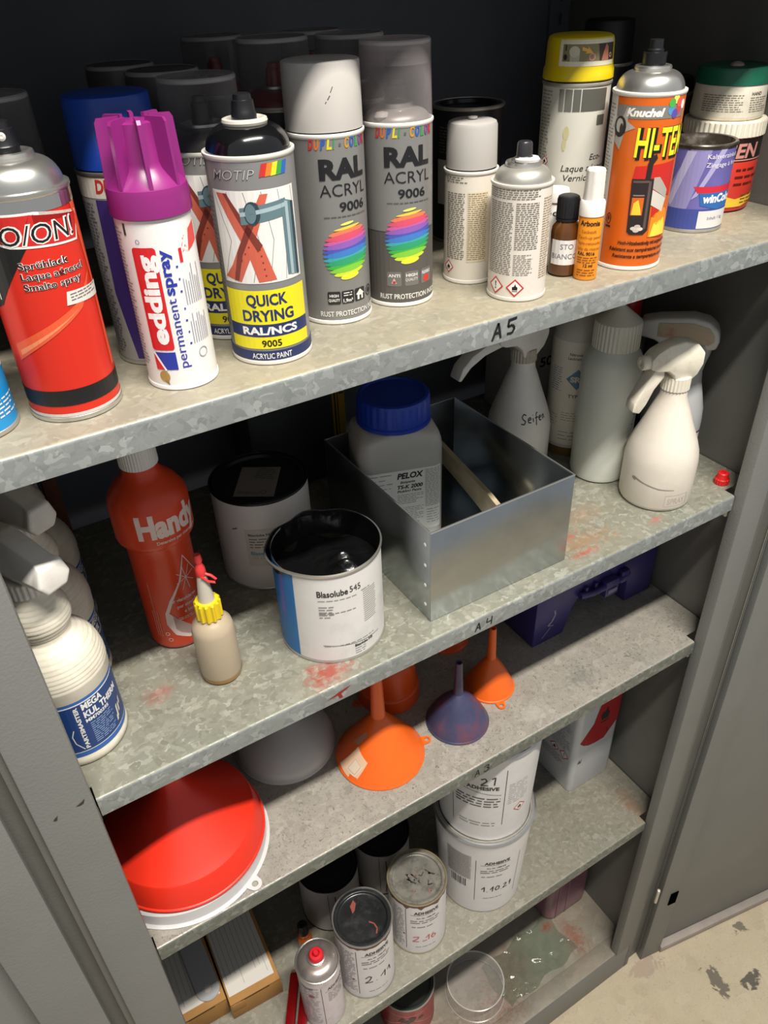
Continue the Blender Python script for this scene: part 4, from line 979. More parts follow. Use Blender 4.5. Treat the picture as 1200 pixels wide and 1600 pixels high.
d.fine(-14, 88, 28, 91.5, 3, g, 2, h=.9, ragged=.05); d.fine(-14, 66, 2, 83, 3.6, g, 2, h=1.2); d.fine(-14, 72, 26, 74, 3, g, 2, h=1.1, ragged=.1)
for i in range(15): d.rect(36, 48 + i * 3.0, 56 - 3 * random.random(), 48.8 + i * 3.0, g, 2)
d.fine(34, 92, 46, 94, 3, g, 2); d.line(-13, 27, 58, 20, .5, k, 2); d.fine(-12, 25, 50, 26, 3, g, 2, h=.8, ragged=.2); d.text('Blasolube 545', 22, 17.5, 3.6, k, 2, w=24, bold=.03); d.fine(22, 5, 36, 15, 3.4, g, 2, h=.9)
d.build(t, cyl(r - .6))

# --- little squeeze bottle
t = thing('squeeze_bottle', 'small translucent squeeze bottle with yellow ring and red tip', 'squeeze bottle', .0995, .0878, Z2)
lathe('body', [(0, 0), (18, 0), (21, 2), (22.3, 6), (22.3, 66), (20.5, 74), (15, 80), (11, 83), (10, 86)], mat('milky_plastic', '#b8a78f', 0.35, sss=.2, alpha=.93), t, 48)
lathe('liquid_line', [(0, .4), (18.4, .4), (21.4, 2.2), (22.5, 6), (22.5, 8)], mat('amber_residue', '#9a7238', 0.3), t, 48)
lathe('ring', [(10, 83), (13.8, 84), (13.8, 104), (12, 106), (8, 106.5)], mat('yellow_ring', '#e3c41c', 0.4), t, ribs=(12, 1.8, 84, 104.5), sm=20)
lathe('spout', [(9, 105), (8.5, 107), (5.4, 134), (4.2, 140), (0, 141)], mat('milky_spout', '#b9b1a4', 0.35), t, 24)
q = lathe('tip_cap', [(4.8, 138), (5.6, 140), (5.0, 148), (3, 153), (4.2, 157), (3.4, 164), (0, 165.5)], mat('red_tip', '#d83a3a', 0.35), t, 20)
tube('tip_strap', [(3, -2, 141), (9, -5, 139), (13, -6, 134), (12, -6, 130), (5, -6, 133), (0, -6, 140)], 1.5, MATS['red_tip'], t, 8)

# --- open metal box
t = thing('metal_box', 'open rectangular sheet metal box holding a bottle and a brush', 'box', .437, .147, Z2, rz=0)
MB_ = mat('sheet_zinc', '#b3b9bd', 0.24, 1.0, noise=.05, nscale=14, dirt='#7d8284', dirt_amt=.35, dirt_scale=9)
W_, D_, H_ = 206, 243, 129
x0, x1, y0, y1 = -W_ / 2, W_ / 2, -D_ / 2, D_ / 2
box('box_floor', x0, x1, y0, y1, 0, 1.2, MB_, t)
box('box_front', x0, x1, y0, y0 + 1.3, 1.2, H_, MB_, t, bev=.3); box('box_rear', x0, x1, y1 - 1.3, y1, 1.2, H_, MB_, t, bev=.3)
box('box_side', x0, x0 + 1.3, y0 + 1.3, y1 - 1.3, 1.2, H_, MB_, t, bev=.3); box('box_side', x1 - 1.3, x1, y0 + 1.3, y1 - 1.3, 1.2, H_, MB_, t, bev=.3)
HM = mat('bright_edge', '#d5d7d8', 0.25, 0.9)
for n_, a in (('front', (x0 - .3, x1 + .3, y0 - .3, y0 + 1.7)), ('rear', (x0 - .3, x1 + .3, y1 - 1.7, y1 + .3)), ('l', (x0 - .3, x0 + 1.7, y0 + 1.7, y1 - 1.7)), ('r', (x1 - 1.7, x1 + .3, y0 + 1.7, y1 - 1.7))):
    box('rolled_edge', *a, H_ - 1.2, H_ + .6, HM, t, bev=.5)
for i in range(4): lathe('spot_weld', [(0, 1.0), (1.8, .8), (2.6, 0)], C('#d9dadb', .3), t, 12, rot=Matrix.Rotation(-PI / 2, 4, 'Y'), off=(x0 - .05, y0 + 11, 20 + i * 29))

# --- square bottle inside the box
t = thing('bottle', 'square translucent bottle with blue screw cap standing in the metal box', 'bottle', .401, .205, Z2 + .0013)
t.rotation_euler[2] += math.radians(13)
PLB = mat('cloudy_plastic', '#b9b5ad', 0.3, sss=.15, noise=.03)
S_ = lambda k_, z, hx=54, hy=43, rr=17: (rrect(-hx * k_, hx * k_, -hy * k_, hy * k_, rr * k_), z)
loft('body', [S_(.90, 0), S_(.97, 2), S_(1.0, 7), S_(1.0, 138), S_(.985, 147), S_(.93, 156), (rrect(-46, 46, -41, 41, 38), 163), (rrect(-42, 42, -40, 40, 39), 166)], PLB, t, sm=45)
lathe('neck', [(41, 164), (41, 176)], PLB, t, 40)
BC = mat('cobalt_cap', '#1a3da8', 0.35)
lathe('cap_ring', [(43.5, 167), (46.5, 168), (46.5, 172), (44.5, 173.5)], BC, t, 56)
lathe('cap', [(44, 173), (45.4, 174), (45, 199), (43.5, 202), (40, 203), (38, 200.5), (0, 200.5)], BC, t, ribs=(30, .7, 175, 198.5), sm=20)
d = Decal(); lw = C('#ebe8df', .5); k = C(BLACK); g = C('#77736c')
d.rect(-66, 22, 50, 116, lw, 0)
d.text('PELOX', -8, 104, 8, k, 2, w=34, bold=.04, shear=.2); d.text('Beizpaste', -4, 97, 3.4, k, 2, w=19, shear=.2, bold=.02); d.text('TS-K 2000', -8, 89, 5.2, k, 2, w=33, bold=.04, shear=.2); d.text('Pickling Paste', -8, 83.5, 3.6, k, 2, w=31, bold=.02, shear=.2)
d.fine(-8, 64, 26, 80, 2.6, g, 2, h=.7, seed=31); d.fine(-8, 40, 26, 60, 2.6, g, 2, h=.7, seed=32); d.fine(28, 56, 49, 113, 2.2, g, 2, h=.7, seed=33, ragged=.1); d.fine(30, 28, 48, 52, 4, g, 2, h=.7, seed=34); d.fine(-2, 24, 22, 36, 2.4, C('#4c4944'), 2, h=.9, seed=35)
d.fine(-50, 36, -14, 112, 6.5, g, 2, h=.8, seed=36); d.fine(-64, 30, -54, 112, 3.2, g, 2, h=.8, seed=37)
rp = rrect(-54, 54, -43, 43, 17, 8)
def around(u, v, o):
    # walk round the rounded square outline, u = 0 at the middle of the front face
    if abs(u) <= 37: return (u, -43 - o, v)
    sgn = 1 if u > 0 else -1; s1 = abs(u) - 37; q_ = 17 * PI / 2
    if s1 <= q_:
        a = s1 / 17; return (sgn * (37 + (17 + o) * math.sin(a)), -26 - (17 + o) * math.cos(a), v)
    return (sgn * (54 + o), -26 + (s1 - q_), v)
d.build(t, around, step=3)

# --- brush in the box
t = thing('brush', 'flat pale wooden brush lying along the right side of the metal box', 'brush', .505, .17, Z2 + .0013, rz=math.radians(92))
WD = mat('pale_wood', '#b0a184', 0.6, noise=.15, nscale=50)
pts = [(-62, 10, 6), (0, 10, 26), (80, 8, 50)]
bm = bmesh.new(); rows = []
for x_, hw, zc in ((-50, 20, 16), (-30, 20, 24), (0, 18, 34), (40, 16, 46), (78, 15, 57), (84, 11, 59)):
    rows.append([bm.verts.new(Vector((x_, yy, zc + dz)) * K) for yy, dz in ((-4, -hw), (3, -hw), (5, hw), (-2, hw))])
for A_, B_ in zip(rows, rows[1:]):
    for i in range(4): bm.faces.new((A_[i], A_[(i + 1) % 4], B_[(i + 1) % 4], B_[i]))
bm.faces.new(rows[0]); bm.faces.new(rows[-1][::-1]); bmesh.ops.translate(bm, verts=bm.verts, vec=(0, 0, .008)); bmesh.ops.recalc_face_normals(bm, faces=bm.faces)
from_bm('handle', bm, WD, t, 30)
M_br = mat('pale_bristle', '#c2b89c', 0.8, noise=.2, nscale=150)
bm = bmesh.new()
for i in range(9):
    a = bmesh.ops.create_cube(bm, size=1.0)['verts']
    for v in a: v.co = Vector((-66 + v.co.x * 36 - (i % 3), -.2 + v.co.y * 6 + (i % 2) * .6, 2 + i * 3.6 + v.co.z * 3.2 + (v.co.x + .5) * 5)) * K
q = from_bm('bristles', bm, M_br, t, 0); q['kind'] = 'stuff'

# --- dark canister with yellow print at the back
t = thing('canister', 'dark canister with yellow striped edge behind the metal box', 'canister', .345, .405, Z2, rz=0)
box('body', -75, 75, -36, 36, 0, 245, mat('dark_canister', '#33353a', 0.5), t, bev=3)
lathe('cap', [(0, 244), (16, 244), (16, 262), (14, 264), (0, 264)], M_black, t, 24)
d = Decal(); y_ = C('#9a7c26'); d.rect(54, 60, 74, 240, y_, 0); d.rect(57, 60, 59.5, 240, C(BLACK), 1); d.rect(62, 60, 63.5, 240, C(BLACK), 1); d.text('NOTE', 72.4, 130, 7, C(BLACK), 1, w=34, bold=.03, rot=PI / 2)
d.build(t, plane((0, -36, 0), (1, 0, 0), (0, 0, 1), (0, -1, 0)), step=0)

# --- conical body spray bottles
def cone_bottle(name, label, x, y, r, hs, hc, rz, mt, s, collar_mt, group=None, lever_mt=None, lever_pts=None):
    t = thing(name, label, 'spray bottle', x, y, Z2, group=group)
    pr = [(0, 0), (r - 6, 0), (r - 2, 2), (r, 7), (r, hs * .78), (r - 2, hs * .95), (r - 7, hs * 1.14), (r * .66, hs * 1.42), (r * .50, min(hs * 1.68, hc - 22)), (17.5, hc - 12), (16.5, hc)]
    lathe('body', pr, mt, t, 60, sm=60)
    collar(t, 18.5, hc - 2, hc + 17, collar_mt, 26)
    trigger_head(t, hc + 24, rz - t.rotation_euler[2], collar_mt if collar_mt is M_cream else M_white, s, lever_mt=lever_mt, lever_pts=lever_pts)
    return t, pr
t, pr = cone_bottle('spray_bottle', 'white dirt-smudged trigger spray bottle at the shelf front right', .7455, .0685, 48.8, 82, 168, math.radians(164), mat('ivory_bottle', '#e0d7ca', 0.38, sss=.1, noise=.03, dirt='#b8aa96', dirt_amt=.3, dirt_scale=14), 1.0, M_cream)
d = Decal(); g = C('#bdb0a6'); sm_ = C('#8f8880', .6)
d.poly([(-34, 46), (-22, 43), (6, 37), (26, 36), (26, 36.8), (6, 38.6), (-14, 43), (-30, 48)], sm_, 1); d.poly([(-34, 47), (-27, 47), (-28, 42), (-33, 44)], C('#8b857d', .6), 2)
d.ring([(16, 10), (50, 10), (50, 28), (16, 28)], .9, g, 1); d.text('SPRAY', 20, 14, 9, g, 1, w=26)
d.build(t, prof_cyl(pr, 48.8))
t, pr = cone_bottle('spray_bottle', 'white trigger spray bottle with handwritten Seifen behind the metal box', .6430, .2480, 46, 84, 168, math.radians(180), mat('white_bottle', '#e4e0da', 0.4, sss=.1, noise=.03), 1.15, mat('grubby_collar', '#b9ada0', 0.5, dirt='#5a3f33', dirt_amt=.6, dirt_scale=90), lever_mt=M_white, lever_pts=[(26, 8), (44, 6), (66, 2), (86, -8), (100, -22), (104, -20), (98, -6), (84, 6), (64, 14), (40, 16)])
d = Decal(); ink = C('#1b1a1c')
S0 = [[(6, 97), (2, 99), (-1, 95), (1, 91.5), (5, 89), (3, 84.5), (-2, 85.5)], [(9, 90), (14, 91), (12.5, 94), (9, 92), (9.5, 87), (14, 86.5)], [(17.5, 92.5), (18, 87)], [(17.3, 96), (17.6, 96.8)], [(27, 99), (24, 98), (23.5, 90), (22.5, 82)], [(21, 92), (27, 92.5)], [(28.5, 90), (33, 91.5), (31.5, 94), (28.5, 92), (29, 87.5), (33, 87)], [(36, 93), (36.5, 87)], [(36, 92), (39, 93.5), (40, 87.5)]]
for q in S0: d.path([(a + 6, b) for a, b in q], 1.6, ink, 1)
d.build(t, prof_cyl(pr, 46))

# --- tall white lab bottle with label
t = thing('bottle', 'tall white bottle with cream label and brown dregs beside the Seifen bottle', 'bottle', .7355, .2365, Z2)
lathe('body', [(0, 0), (33, 0), (36, 2), (37, 6), (37, 188), (35, 200), (26, 214), (16, 224), (15, 240), (0, 240)], mat('hazy_bottle', '#cbc5ba', 0.4, sss=.1), t, 56)
lathe('dregs', [(0, .3), (33.2, .3), (36.2, 2.2), (37.2, 6), (37.2, 17)], mat('brown_dregs', '#6b522a', 0.35), t, 56)
d = Decal(); d.rect(-60, 22, 60, 186, C('#e4dccd', .55), 0); k = C('#5a554f'); bl = C('#5d7f9c')
d.text('Nitroverd.', -10, 166, 4, k, 2, w=24, bold=.02); d.text('Lackreiniger', -12, 160, 4, k, 2, w=28, bold=.02)
d.poly([(-12, 130), (4, 146), (20, 130), (4, 114)], bl, 1); d.text('SRS', -6, 126, 8, C('#d5d0c6'), 3, w=20, bold=.05); d.text('TYP', -7, 101, 5, k, 2, w=14, bold=.02)
d.fine(-36, 108, -18, 145, 3.5, bl, 2, h=1, seed=41); d.fine(-14, 60, 12, 76, 4, C('#9a948a'), 2, h=1, seed=42); d.fine(-34, 52, -20, 70, 4, C('#9a948a'), 2, h=1); d.fine(-16, 30, 10, 44, 6, C('#9a948a'), 2, h=1.2)
d.build(t, cyl(37))

# --- wash bottle with conical ribbed cap
t = thing('bottle', 'large translucent wash bottle with ribbed conical cap', 'bottle', .7245, .1585, Z2)
lathe('body', [(0, 0), (35, 0), (39.5, 2.5), (41, 8), (41, 168), (40, 180), (35, 190), (29, 196), (28, 200)], mat('frosted_bottle', '#d3d5cc', 0.35, sss=.2, noise=.02), t, 60)
lathe('cap', [(29, 197), (31.5, 198), (31, 231), (30, 234), (27, 236.5), (8, 252), (6, 254), (5.2, 272), (0, 273)], mat('frosted_cap', '#d6d2c4', 0.4), t, ribs=(36, 1.0, 199, 230), sm=20)
d = Decal(); ink = C('#3f3f42')
for q in ([(38, 72), (44, 76)], [(44, 83), (48, 86), (47, 92), (42, 92)], [(45, 97), (50, 100), (50, 106), (44, 107)], [(48, 112), (54, 116), (53, 121)], [(52, 130), (60, 138)]): d.path(q, 1.1, ink, 1)
d.build(t, cyl(41), name='handwriting')

# --- red capped bottle and white canister behind
t = thing('bottle', 'grey bottle with red cap peeking behind the wash bottle', 'bottle', .8180, .2280, Z2)
lathe('body', [(0, 0), (28, 0), (31, 3), (31, 160), (27, 178), (17, 192), (16, 200)], mat('smoke_bottle', '#77756f', 0.4), t, 44); lathe('cap', [(17, 198), (18.5, 199), (18, 226), (16, 229), (0, 229)], mat('red_cap', '#b81f22', 0.35), t, 30); tube('spout_tip', [(-16, -6, 205), (-22, -10, 222), (-22, -12, 238)], 3, M_white, t, 8)
t = thing('canister', 'white canister marked 50 standing at the back behind the tall bottles', 'canister', .775, .385, Z2, rz=0)
box('body', -60, 60, -42, 42, 0, 165, mat('white_canister', '#b9b6af', 0.45), t, bev=9, seg=3); lathe('cap', [(0, 164), (18, 164), (18, 178), (16, 180), (0, 180)], M_white, t, 24)
d = Decal(); d.text('50', -12, 84, 16, C(BLACK), 1, w=26, bold=.02); d.build(t, plane((0, -42, 0), (1, 0, 0), (0, 0, 1), (0, -1, 0)), step=0)

# --- grey sprayer with integrated head at the right wall
t = thing('spray_bottle', 'grey waisted spray bottle with flat stained head by the right wall', 'spray bottle', .8300, .1290, Z2)
GB = mat('pale_grey_bottle', '#b9babb', 0.38, noise=.03)
prG = [(0, 0), (34, 0), (39, 3), (41, 10), (42, 40), (42.5, 70), (41, 90), (36, 112), (31, 132), (29.5, 146), (31, 158), (34, 170), (36, 182), (34, 190), (20, 194), (0, 194)]
lathe('body', prG, GB, t, 56, sx=1.0, sy=.72, sm=60)
hp = [(-62, 214), (-62, 193), (-40, 189), (-32, 183), (22, 181), (40, 184), (43, 198), (38, 212), (26, 222), (4, 226), (-40, 220)]
prism('spray_head', hp, -16, 16, mat('pale_head', '#c9c6c2', 0.4), t, bev=4, seg=3)
prism('side_plate', [(-38, 215), (-38, 196), (28, 190), (36, 195), (35, 204), (27, 214), (6, 219)], -17, -15.9, mat('stained_plate', '#b9a88e', 0.5, dirt='#a8543e', dirt_amt=.7, dirt_scale=40), t, bev=.4)
d = Decal(); d.rect(-10, 8, 60, 58, C('#dcd5d8', .4), 0); d.rect(-10, 55, 60, 58, C('#4a2440'), 1); d.text('IDEAL', 14, 40, 8, C('#3a2430'), 2, w=34, bold=.04)
d.build(t, lambda u, v, o: (lambda a: ((42.3 + o) * math.cos(a), (42.3 * .72 + o) * math.sin(a), v))(-PI / 2 + u / 42), step=4)

# --- loose red cap by the post
t = thing('plastic_stopper', 'small loose red plastic stopper beside the right post', 'stopper', .8580, .0150, Z2)
t.location = (.8440, .0330, Z2)
lathe('skirt', [(0, 0), (9.5, 0), (10.5, 1), (10.5, 8), (9.5, 9)], mat('red_loose_cap', '#d3201f', 0.4), t, ribs=(16, .8, 1.2, 7.8), sm=20)
lathe('crown', [(9, 8.5), (8.2, 10), (7.6, 17), (6.5, 18), (3, 18), (2.4, 15), (0, 15)], MATS['red_loose_cap'], t, 24)

# ================================================================== SHELF A3: funnels
Z3 = SHELF[2]
def hang_tab(t, ang, r, mt, ln=14.0, w=12.0, hole=3.4, z0=0.6, z1=2.8, name='hanging_tab'):
    """a flat eyelet sticking out of a rim, with a real hole."""
    bm = bmesh.new(); n = 20; rows = []
    cx = ln - w / 2
    for zz in (z0, z1):
        out = []
        for i in range(n):
            a = 2 * PI * i / n; x, y = cx + w / 2 * math.cos(a), w / 2 * math.sin(a)
            if math.cos(a) < -0.1: x = -3.0; y = w * .62 * math.sin(a) / max(abs(math.sin(a)), .25) if abs(math.sin(a)) > .01 else 0
            out.append(bm.verts.new(Vector((x + r, y, zz)) * K))
        inn = [bm.verts.new(Vector((cx + hole * math.cos(2 * PI * i / n) + r, hole * math.sin(2 * PI * i / n), zz)) * K) for i in range(n)]
        rows.append((out, inn))
    (o0, i0), (o1, i1) = rows
    for i in range(n):
        j = (i + 1) % n
        bm.faces.new((o0[i], i0[i], i0[j], o0[j])); bm.faces.new((o1[i], o1[j], i1[j], i1[i]))
        bm.faces.new((o0[i], o0[j], o1[j], o1[i])); bm.faces.new((i0[i], i1[i], i1[j], i0[j]))
    bmesh.ops.recalc_face_normals(bm, faces=bm.faces); bmesh.ops.rotate(bm, verts=bm.verts, cent=(0, 0, 0), matrix=Matrix.Rotation(ang, 3, 'Z'))
    return from_bm(name, bm, mt, t, 30)
def funnel(label, x, y, r, zc, zt, mt, rs=8.0, rt=6.0, rim=5.0, tab=None, z=Z3, group=None, spout=True, bulge=0.0):
    t = thing('funnel', label, 'funnel', x, y, z, group=group)
    prof = [(r - 2.2, 0), (r, .4), (r + .4, 2), (r, 3.2), (r - 1.2, 4), (r - 1.6, rim)]
    n = 8
    for i in range(1, n + 1):
        f = i / n; prof.append((r - 1.6 + (rs + 1.5 - r + 1.6) * f + bulge * math.sin(PI * f), rim + (zc - rim) * f))
    inner = [(max(a - 1.4, .5), b - .3) for a, b in reversed(prof[5:])]
    lathe('cone', prof + [(rs, zc + 1.5)], mt, t, 64, sm=40)
    if spout: lathe('spout', [(rs, zc - 1), (rs, zc + 2), (rt, zt - .5), (rt - .8, zt), (rt - 2, zt - .5), (rt - 2.2, zt - 20)], mt, t, 28)
    if tab is not None:
        hang_tab(t, tab - t.rotation_euler[2], r - 1, mt)
    return t
OR = mat('orange_plastic', '#e8641a', 0.38, sss=.08, noise=.03)
MR = mat('red_funnel_plastic', '#e0301c', 0.36, sss=.05)
WT = mat('white_funnel_plastic', '#cbc8c8', 0.35, sss=.15)
# white funnel lying rim down below the red one
t = thing('funnel', 'white plastic funnel lying rim down under the big red funnel', 'funnel', .0092, .1120, Z3)
lathe('rim', [(106, 0), (110, .3), (110.6, 1.6), (108, 2.6), (106.5, 4), (105.2, 20), (103.5, 22), (101, 21)], WT, t, 80)
lathe('cone', [(101, 20.5), (60, 22), (20, 24), (0, 24)], WT, t, 64)
hang_tab(t, math.atan2(.012 - .112, .064 - .0092) - t.rotation_euler[2], 107, WT, ln=17, w=17, hole=4)
t = thing('funnel', 'very large red plastic funnel resting rim down on the lower left', 'funnel', .0135, .1075, Z3 + .0242)
lathe('rim', [(98, 0), (101, .3), (102, 1.8), (101.2, 3.4), (99.6, 4), (99.0, 6), (92.5, 34), (91, 36)], MR, t, 80)
lathe('cone', [(91.5, 35.2), (80, 44), (50, 72), (26, 96), (17, 108), (15, 120)], MR, t, 80, sm=30)
lathe('spout', [(15.4, 118), (13, 196), (12, 198), (10, 197), (9.5, 170)], MR, t, 32)
t = funnel('big grey translucent funnel rim down between the red and orange funnels', .1885, .1830, 71.5, 58, 120, mat('grey_funnel_plastic', '#bdbbb7', 0.4, sss=.3), rs=12, rt=10, rim=15, bulge=9)
t = funnel('largest orange funnel with a worn paper sticker, spout pointing up', .2942, .0935, 62.6, 80, 168, OR, rs=10, rt=7.4, rim=5, tab=math.atan2(.076 - .0935, .359 - .2942))
d = Decal(); d.poly([(-66, 8), (-34, 4), (-22, 32), (-50, 44)], C('#d9b494', .6), 0); d.poly([(-53, 12), (-36, 10), (-28, 25), (-44, 32)], C('#d8c4ae', .6), 1); d.path([(-50, 14), (-37, 12.5), (-31, 25), (-44, 30), (-50, 14)], .8, C('#b59d84', .6), 2)
d.poly([(-70, 40), (-50, 46), (-38, 60), (-46, 66), (-62, 52)], C('#b58467', .5), 0)
d.build(t, prof_cyl([(61, 5), (11.5, 80)], 52), step=4, vcuts=(10, 20, 30, 40, 50, 60), off0=.5, name='sticker')
NV = mat('stained_navy_plastic', '#3d3f5c', 0.35, noise=.25, nscale=18, dirt='#7a3a34', dirt_amt=.75, dirt_scale=16)
funnel('small navy funnel smeared with brown paint, spout up', .4195, .0812, 46.0, 58, 121, NV, rs=7, rt=5, rim=6, bulge=4)
funnel('small orange funnel behind the navy one, spout up', .5005, .1090, 37.8, 59, 121, OR, rs=7, rt=5.2, rim=4, tab=math.atan2(.067 - .106, .486 - .4962), bulge=2)
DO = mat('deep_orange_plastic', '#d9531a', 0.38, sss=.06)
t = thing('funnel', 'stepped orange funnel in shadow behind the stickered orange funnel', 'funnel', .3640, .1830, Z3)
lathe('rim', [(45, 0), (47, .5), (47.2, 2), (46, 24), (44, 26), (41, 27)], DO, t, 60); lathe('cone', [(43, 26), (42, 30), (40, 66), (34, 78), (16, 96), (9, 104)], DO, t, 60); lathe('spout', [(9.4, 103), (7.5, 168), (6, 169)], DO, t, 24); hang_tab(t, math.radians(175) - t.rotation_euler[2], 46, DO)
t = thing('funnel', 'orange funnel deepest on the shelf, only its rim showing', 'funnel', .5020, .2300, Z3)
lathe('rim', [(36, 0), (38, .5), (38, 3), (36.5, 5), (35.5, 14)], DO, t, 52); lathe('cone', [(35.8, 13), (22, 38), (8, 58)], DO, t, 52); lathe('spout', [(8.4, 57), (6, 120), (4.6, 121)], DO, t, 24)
# purple case
t = thing('plastic_case', 'dark purple plastic case with a clasped handle at the right wall', 'case', .7385, .215, Z3, rz=0)
PU = mat('purple_plastic', '#332a66', 0.4, noise=.12, nscale=14, dirt='#55506e', dirt_amt=.3, dirt_scale=10)
prism('body', [(-133, 0), (-68, 0), (-55, 46), (-42, 64), (66, 64), (70, 58), (70, 0), (133, 0), (133, 120), (-130, 120)], -82, -10, PU, t, bev=2.5)
box('back_shell', -128, 128, -10, 70, 0, 118, PU, t, bev=4)
tube('handle', [(-44, -86, 72), (-20, -90, 70), (30, -90, 70), (62, -86, 72)], 6, PU, t, 10)
box('clasp', 4, 32, -96, -82, 50, 82, PU, t, bev=2); box('clasp_plate', 8, 28, -98, -95.5, 58, 66, mat('worn_purple', '#6e6a86', 0.35), t, bev=.6)
box('clasp', 42, 60, -92, -82, 60, 84, PU, t, bev=2)
box('rib', -34, -28, -88, -81, 60, 84, PU, t, bev=1); box('rib', -14, -8, -88, -81, 60, 84, PU, t, bev=1)
d = Decal(); wv = C('#8c88a0', .5); d.path([(-92, 62), (-90, 52), (-96, 40), (-104, 34)], 3.2, wv, 0); d.path([(-98, 28), (-106, 20), (-114, 12)], 1.2, wv, 0); d.path([(-104, 34), (-92, 30)], 1.4, wv, 1)
d.build(t, plane((0, -82, 0), (1, 0, 0), (0, 0, 1), (0, -1, 0)), step=0, name='scrape')

# ================================================================== LOW SHELF: adhesives
Z4 = SHELF[3]
def adhesive_print(d, u, vt, hand, hcol, s=1.0, vb=20, right=None):
    k = C('#2b292b'); g = C('#6d6a6a')
    d.line(u - 14 * s, vb, u - 14 * s, vt + 4, 1.0, k, 2)
    d.text('ADHESIVE', u, vt - 8 * s, 7.5 * s, k, 2, w=44 * s, bold=.04); d.line(u - 6, vt - 11 * s, u + 46 * s, vt - 11 * s, .7, k, 2)
    d.text('Art. Nr. 1988.200', u + 4, vt - 22 * s, 4.2 * s, g, 2, w=34 * s, bold=.03)
    d.fine(u - 6, vt - 38 * s, u + 46 * s, vt - 28 * s, 6.2 * s, g, 2, h=2.2, ragged=.05, seed=51); d.fine(u - 4, vt - 52 * s, u + 40 * s, vt - 48 * s, 6 * s, g, 2, h=2.0, ragged=.1, seed=52)
    ink = C(hcol, .6)
    for q in hand: d.path([(u + a * s, vt + b * s) for a, b in q], 2.0 * s, ink, 3)
    d.fine(u + 2, vb + 6, u + 38 * s, vb + 9, 4, g, 2, h=1.2, ragged=.05)
    if right: d.line(u + right, vb, u + right, vt, .8, g, 2)
H211 = [[(-2, -82), (4, -76), (8, -80), (4, -90), (-3, -97), (10, -96)], [(16, -96), (17, -95)], [(24, -90), (33, -80), (32, -98)], [(38, -88), (43, -80), (45, -96)]]
H210 = [[(-2, -82), (8, -80), (6, -86), (-3, -96), (8, -96)], [(14, -96), (22, -94)], [(20, -86), (26, -78), (25, -94)], [(34, -78), (30, -88), (33, -94), (39, -90), (36, -84), (31, -86)]]
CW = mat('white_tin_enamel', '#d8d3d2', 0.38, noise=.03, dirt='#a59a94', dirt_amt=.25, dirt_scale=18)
DRIP = mat('brown_adhesive', '#5a2a20', 0.3)
def adh(x, y, r, h, label, lid, rim, hand, hcol, u0):
    t = thing('adhesive_tin', label, 'tin', x, y, Z4, group='white adhesive tins')
    tin(t, r, h, CW, lid, rim)
    d = Decal(); pts = [(-155, h - 3), (155, h - 3)]
    R_ = random.Random(int(x * 1e4))
    low = [(155 - i * 6.2, h - 9 - (R_.random() ** 3) * 9) for i in range(51)]
    d.poly(pts + low, DRIP, 1)
    adhesive_print(d, u0, h - 22, hand, hcol, 1.0, 16)
    d.fine(-46, 20, u0 - 17, h - 24, 5, C('#8a8686'), 2, h=1.6, seed=60); d.ell(-24, 62, 2.2, 2.2, C('#8a3a34'), 3)
    d.build(t, cyl(r - .6))
    return t
L1 = mat('spattered_lid', '#9a968d', 0.3, .5, noise=.2, nscale=40, dirt='#3d3836', dirt_amt=.8, dirt_scale=38)
L2 = mat('tarnished_lid', '#3a3b3d', 0.28, .6, noise=.3, nscale=26, dirt='#8b8a88', dirt_amt=.4, dirt_scale=22)
t = adh(.3403, .0757, 50.2, 161, 'white adhesive tin with spattered pale lid and red handwriting', L1, mat('brass_rim', '#cdbf9c', 0.28, .8), H210, '#c0605f', -6)
d = Decal(); bk = C('#33302e', .5); R_ = random.Random(3)
for i in range(16):
    a, q_ = R_.uniform(0, 6.28), R_.uniform(4, 30); u_, v_ = q_ * math.cos(a), q_ * math.sin(a)
    d.path([(u_, v_), (u_ + R_.uniform(-7, 7), v_ + R_.uniform(-3, 3)), (u_ + R_.uniform(-9, 9), v_ + R_.uniform(-7, 7))], R_.uniform(.8, 2.6), bk if i % 4 else C('#8d5a50', .5), 0)
d.build(t, plane((0, 0, 156.8), (1, 0, 0), (0, 1, 0), (0, 0, 1)), step=0, name='lid_smear')['kind'] = 'stuff'
t = adh(.2263, .0611, 48.4, 174, 'white adhesive tin with dark tarnished lid and brown drips', L2, M_silver, H211, '#262426', -2)
d = Decal(); rr = C('#8d4a3c'); d.poly([(-18, 20), (-12, 30), (-8, 24), (-11, 12), (-15, 8), (-16, 14)], rr, 0); d.path([(10, -8), (18, -12), (22, -20), (20, -28)], 2.2, rr, 0)
d.build(t, plane((0, 0, 169.8), (1, 0, 0), (0, 1, 0), (0, 0, 1)), step=0, name='lid_spill')['kind'] = 'stuff'
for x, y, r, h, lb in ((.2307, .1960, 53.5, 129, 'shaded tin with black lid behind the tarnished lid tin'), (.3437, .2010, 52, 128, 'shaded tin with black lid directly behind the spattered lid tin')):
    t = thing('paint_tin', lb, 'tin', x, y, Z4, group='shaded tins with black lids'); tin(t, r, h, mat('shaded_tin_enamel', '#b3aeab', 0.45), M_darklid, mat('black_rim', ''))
    d = Decal(); d.line(-6, 14, -6, 120, 1, C('#2b292b'), 1); d.path([(4, 10), (8, 60), (6, 110)], 2, DRIP, 1); d.build(t, cyl(r - .6))
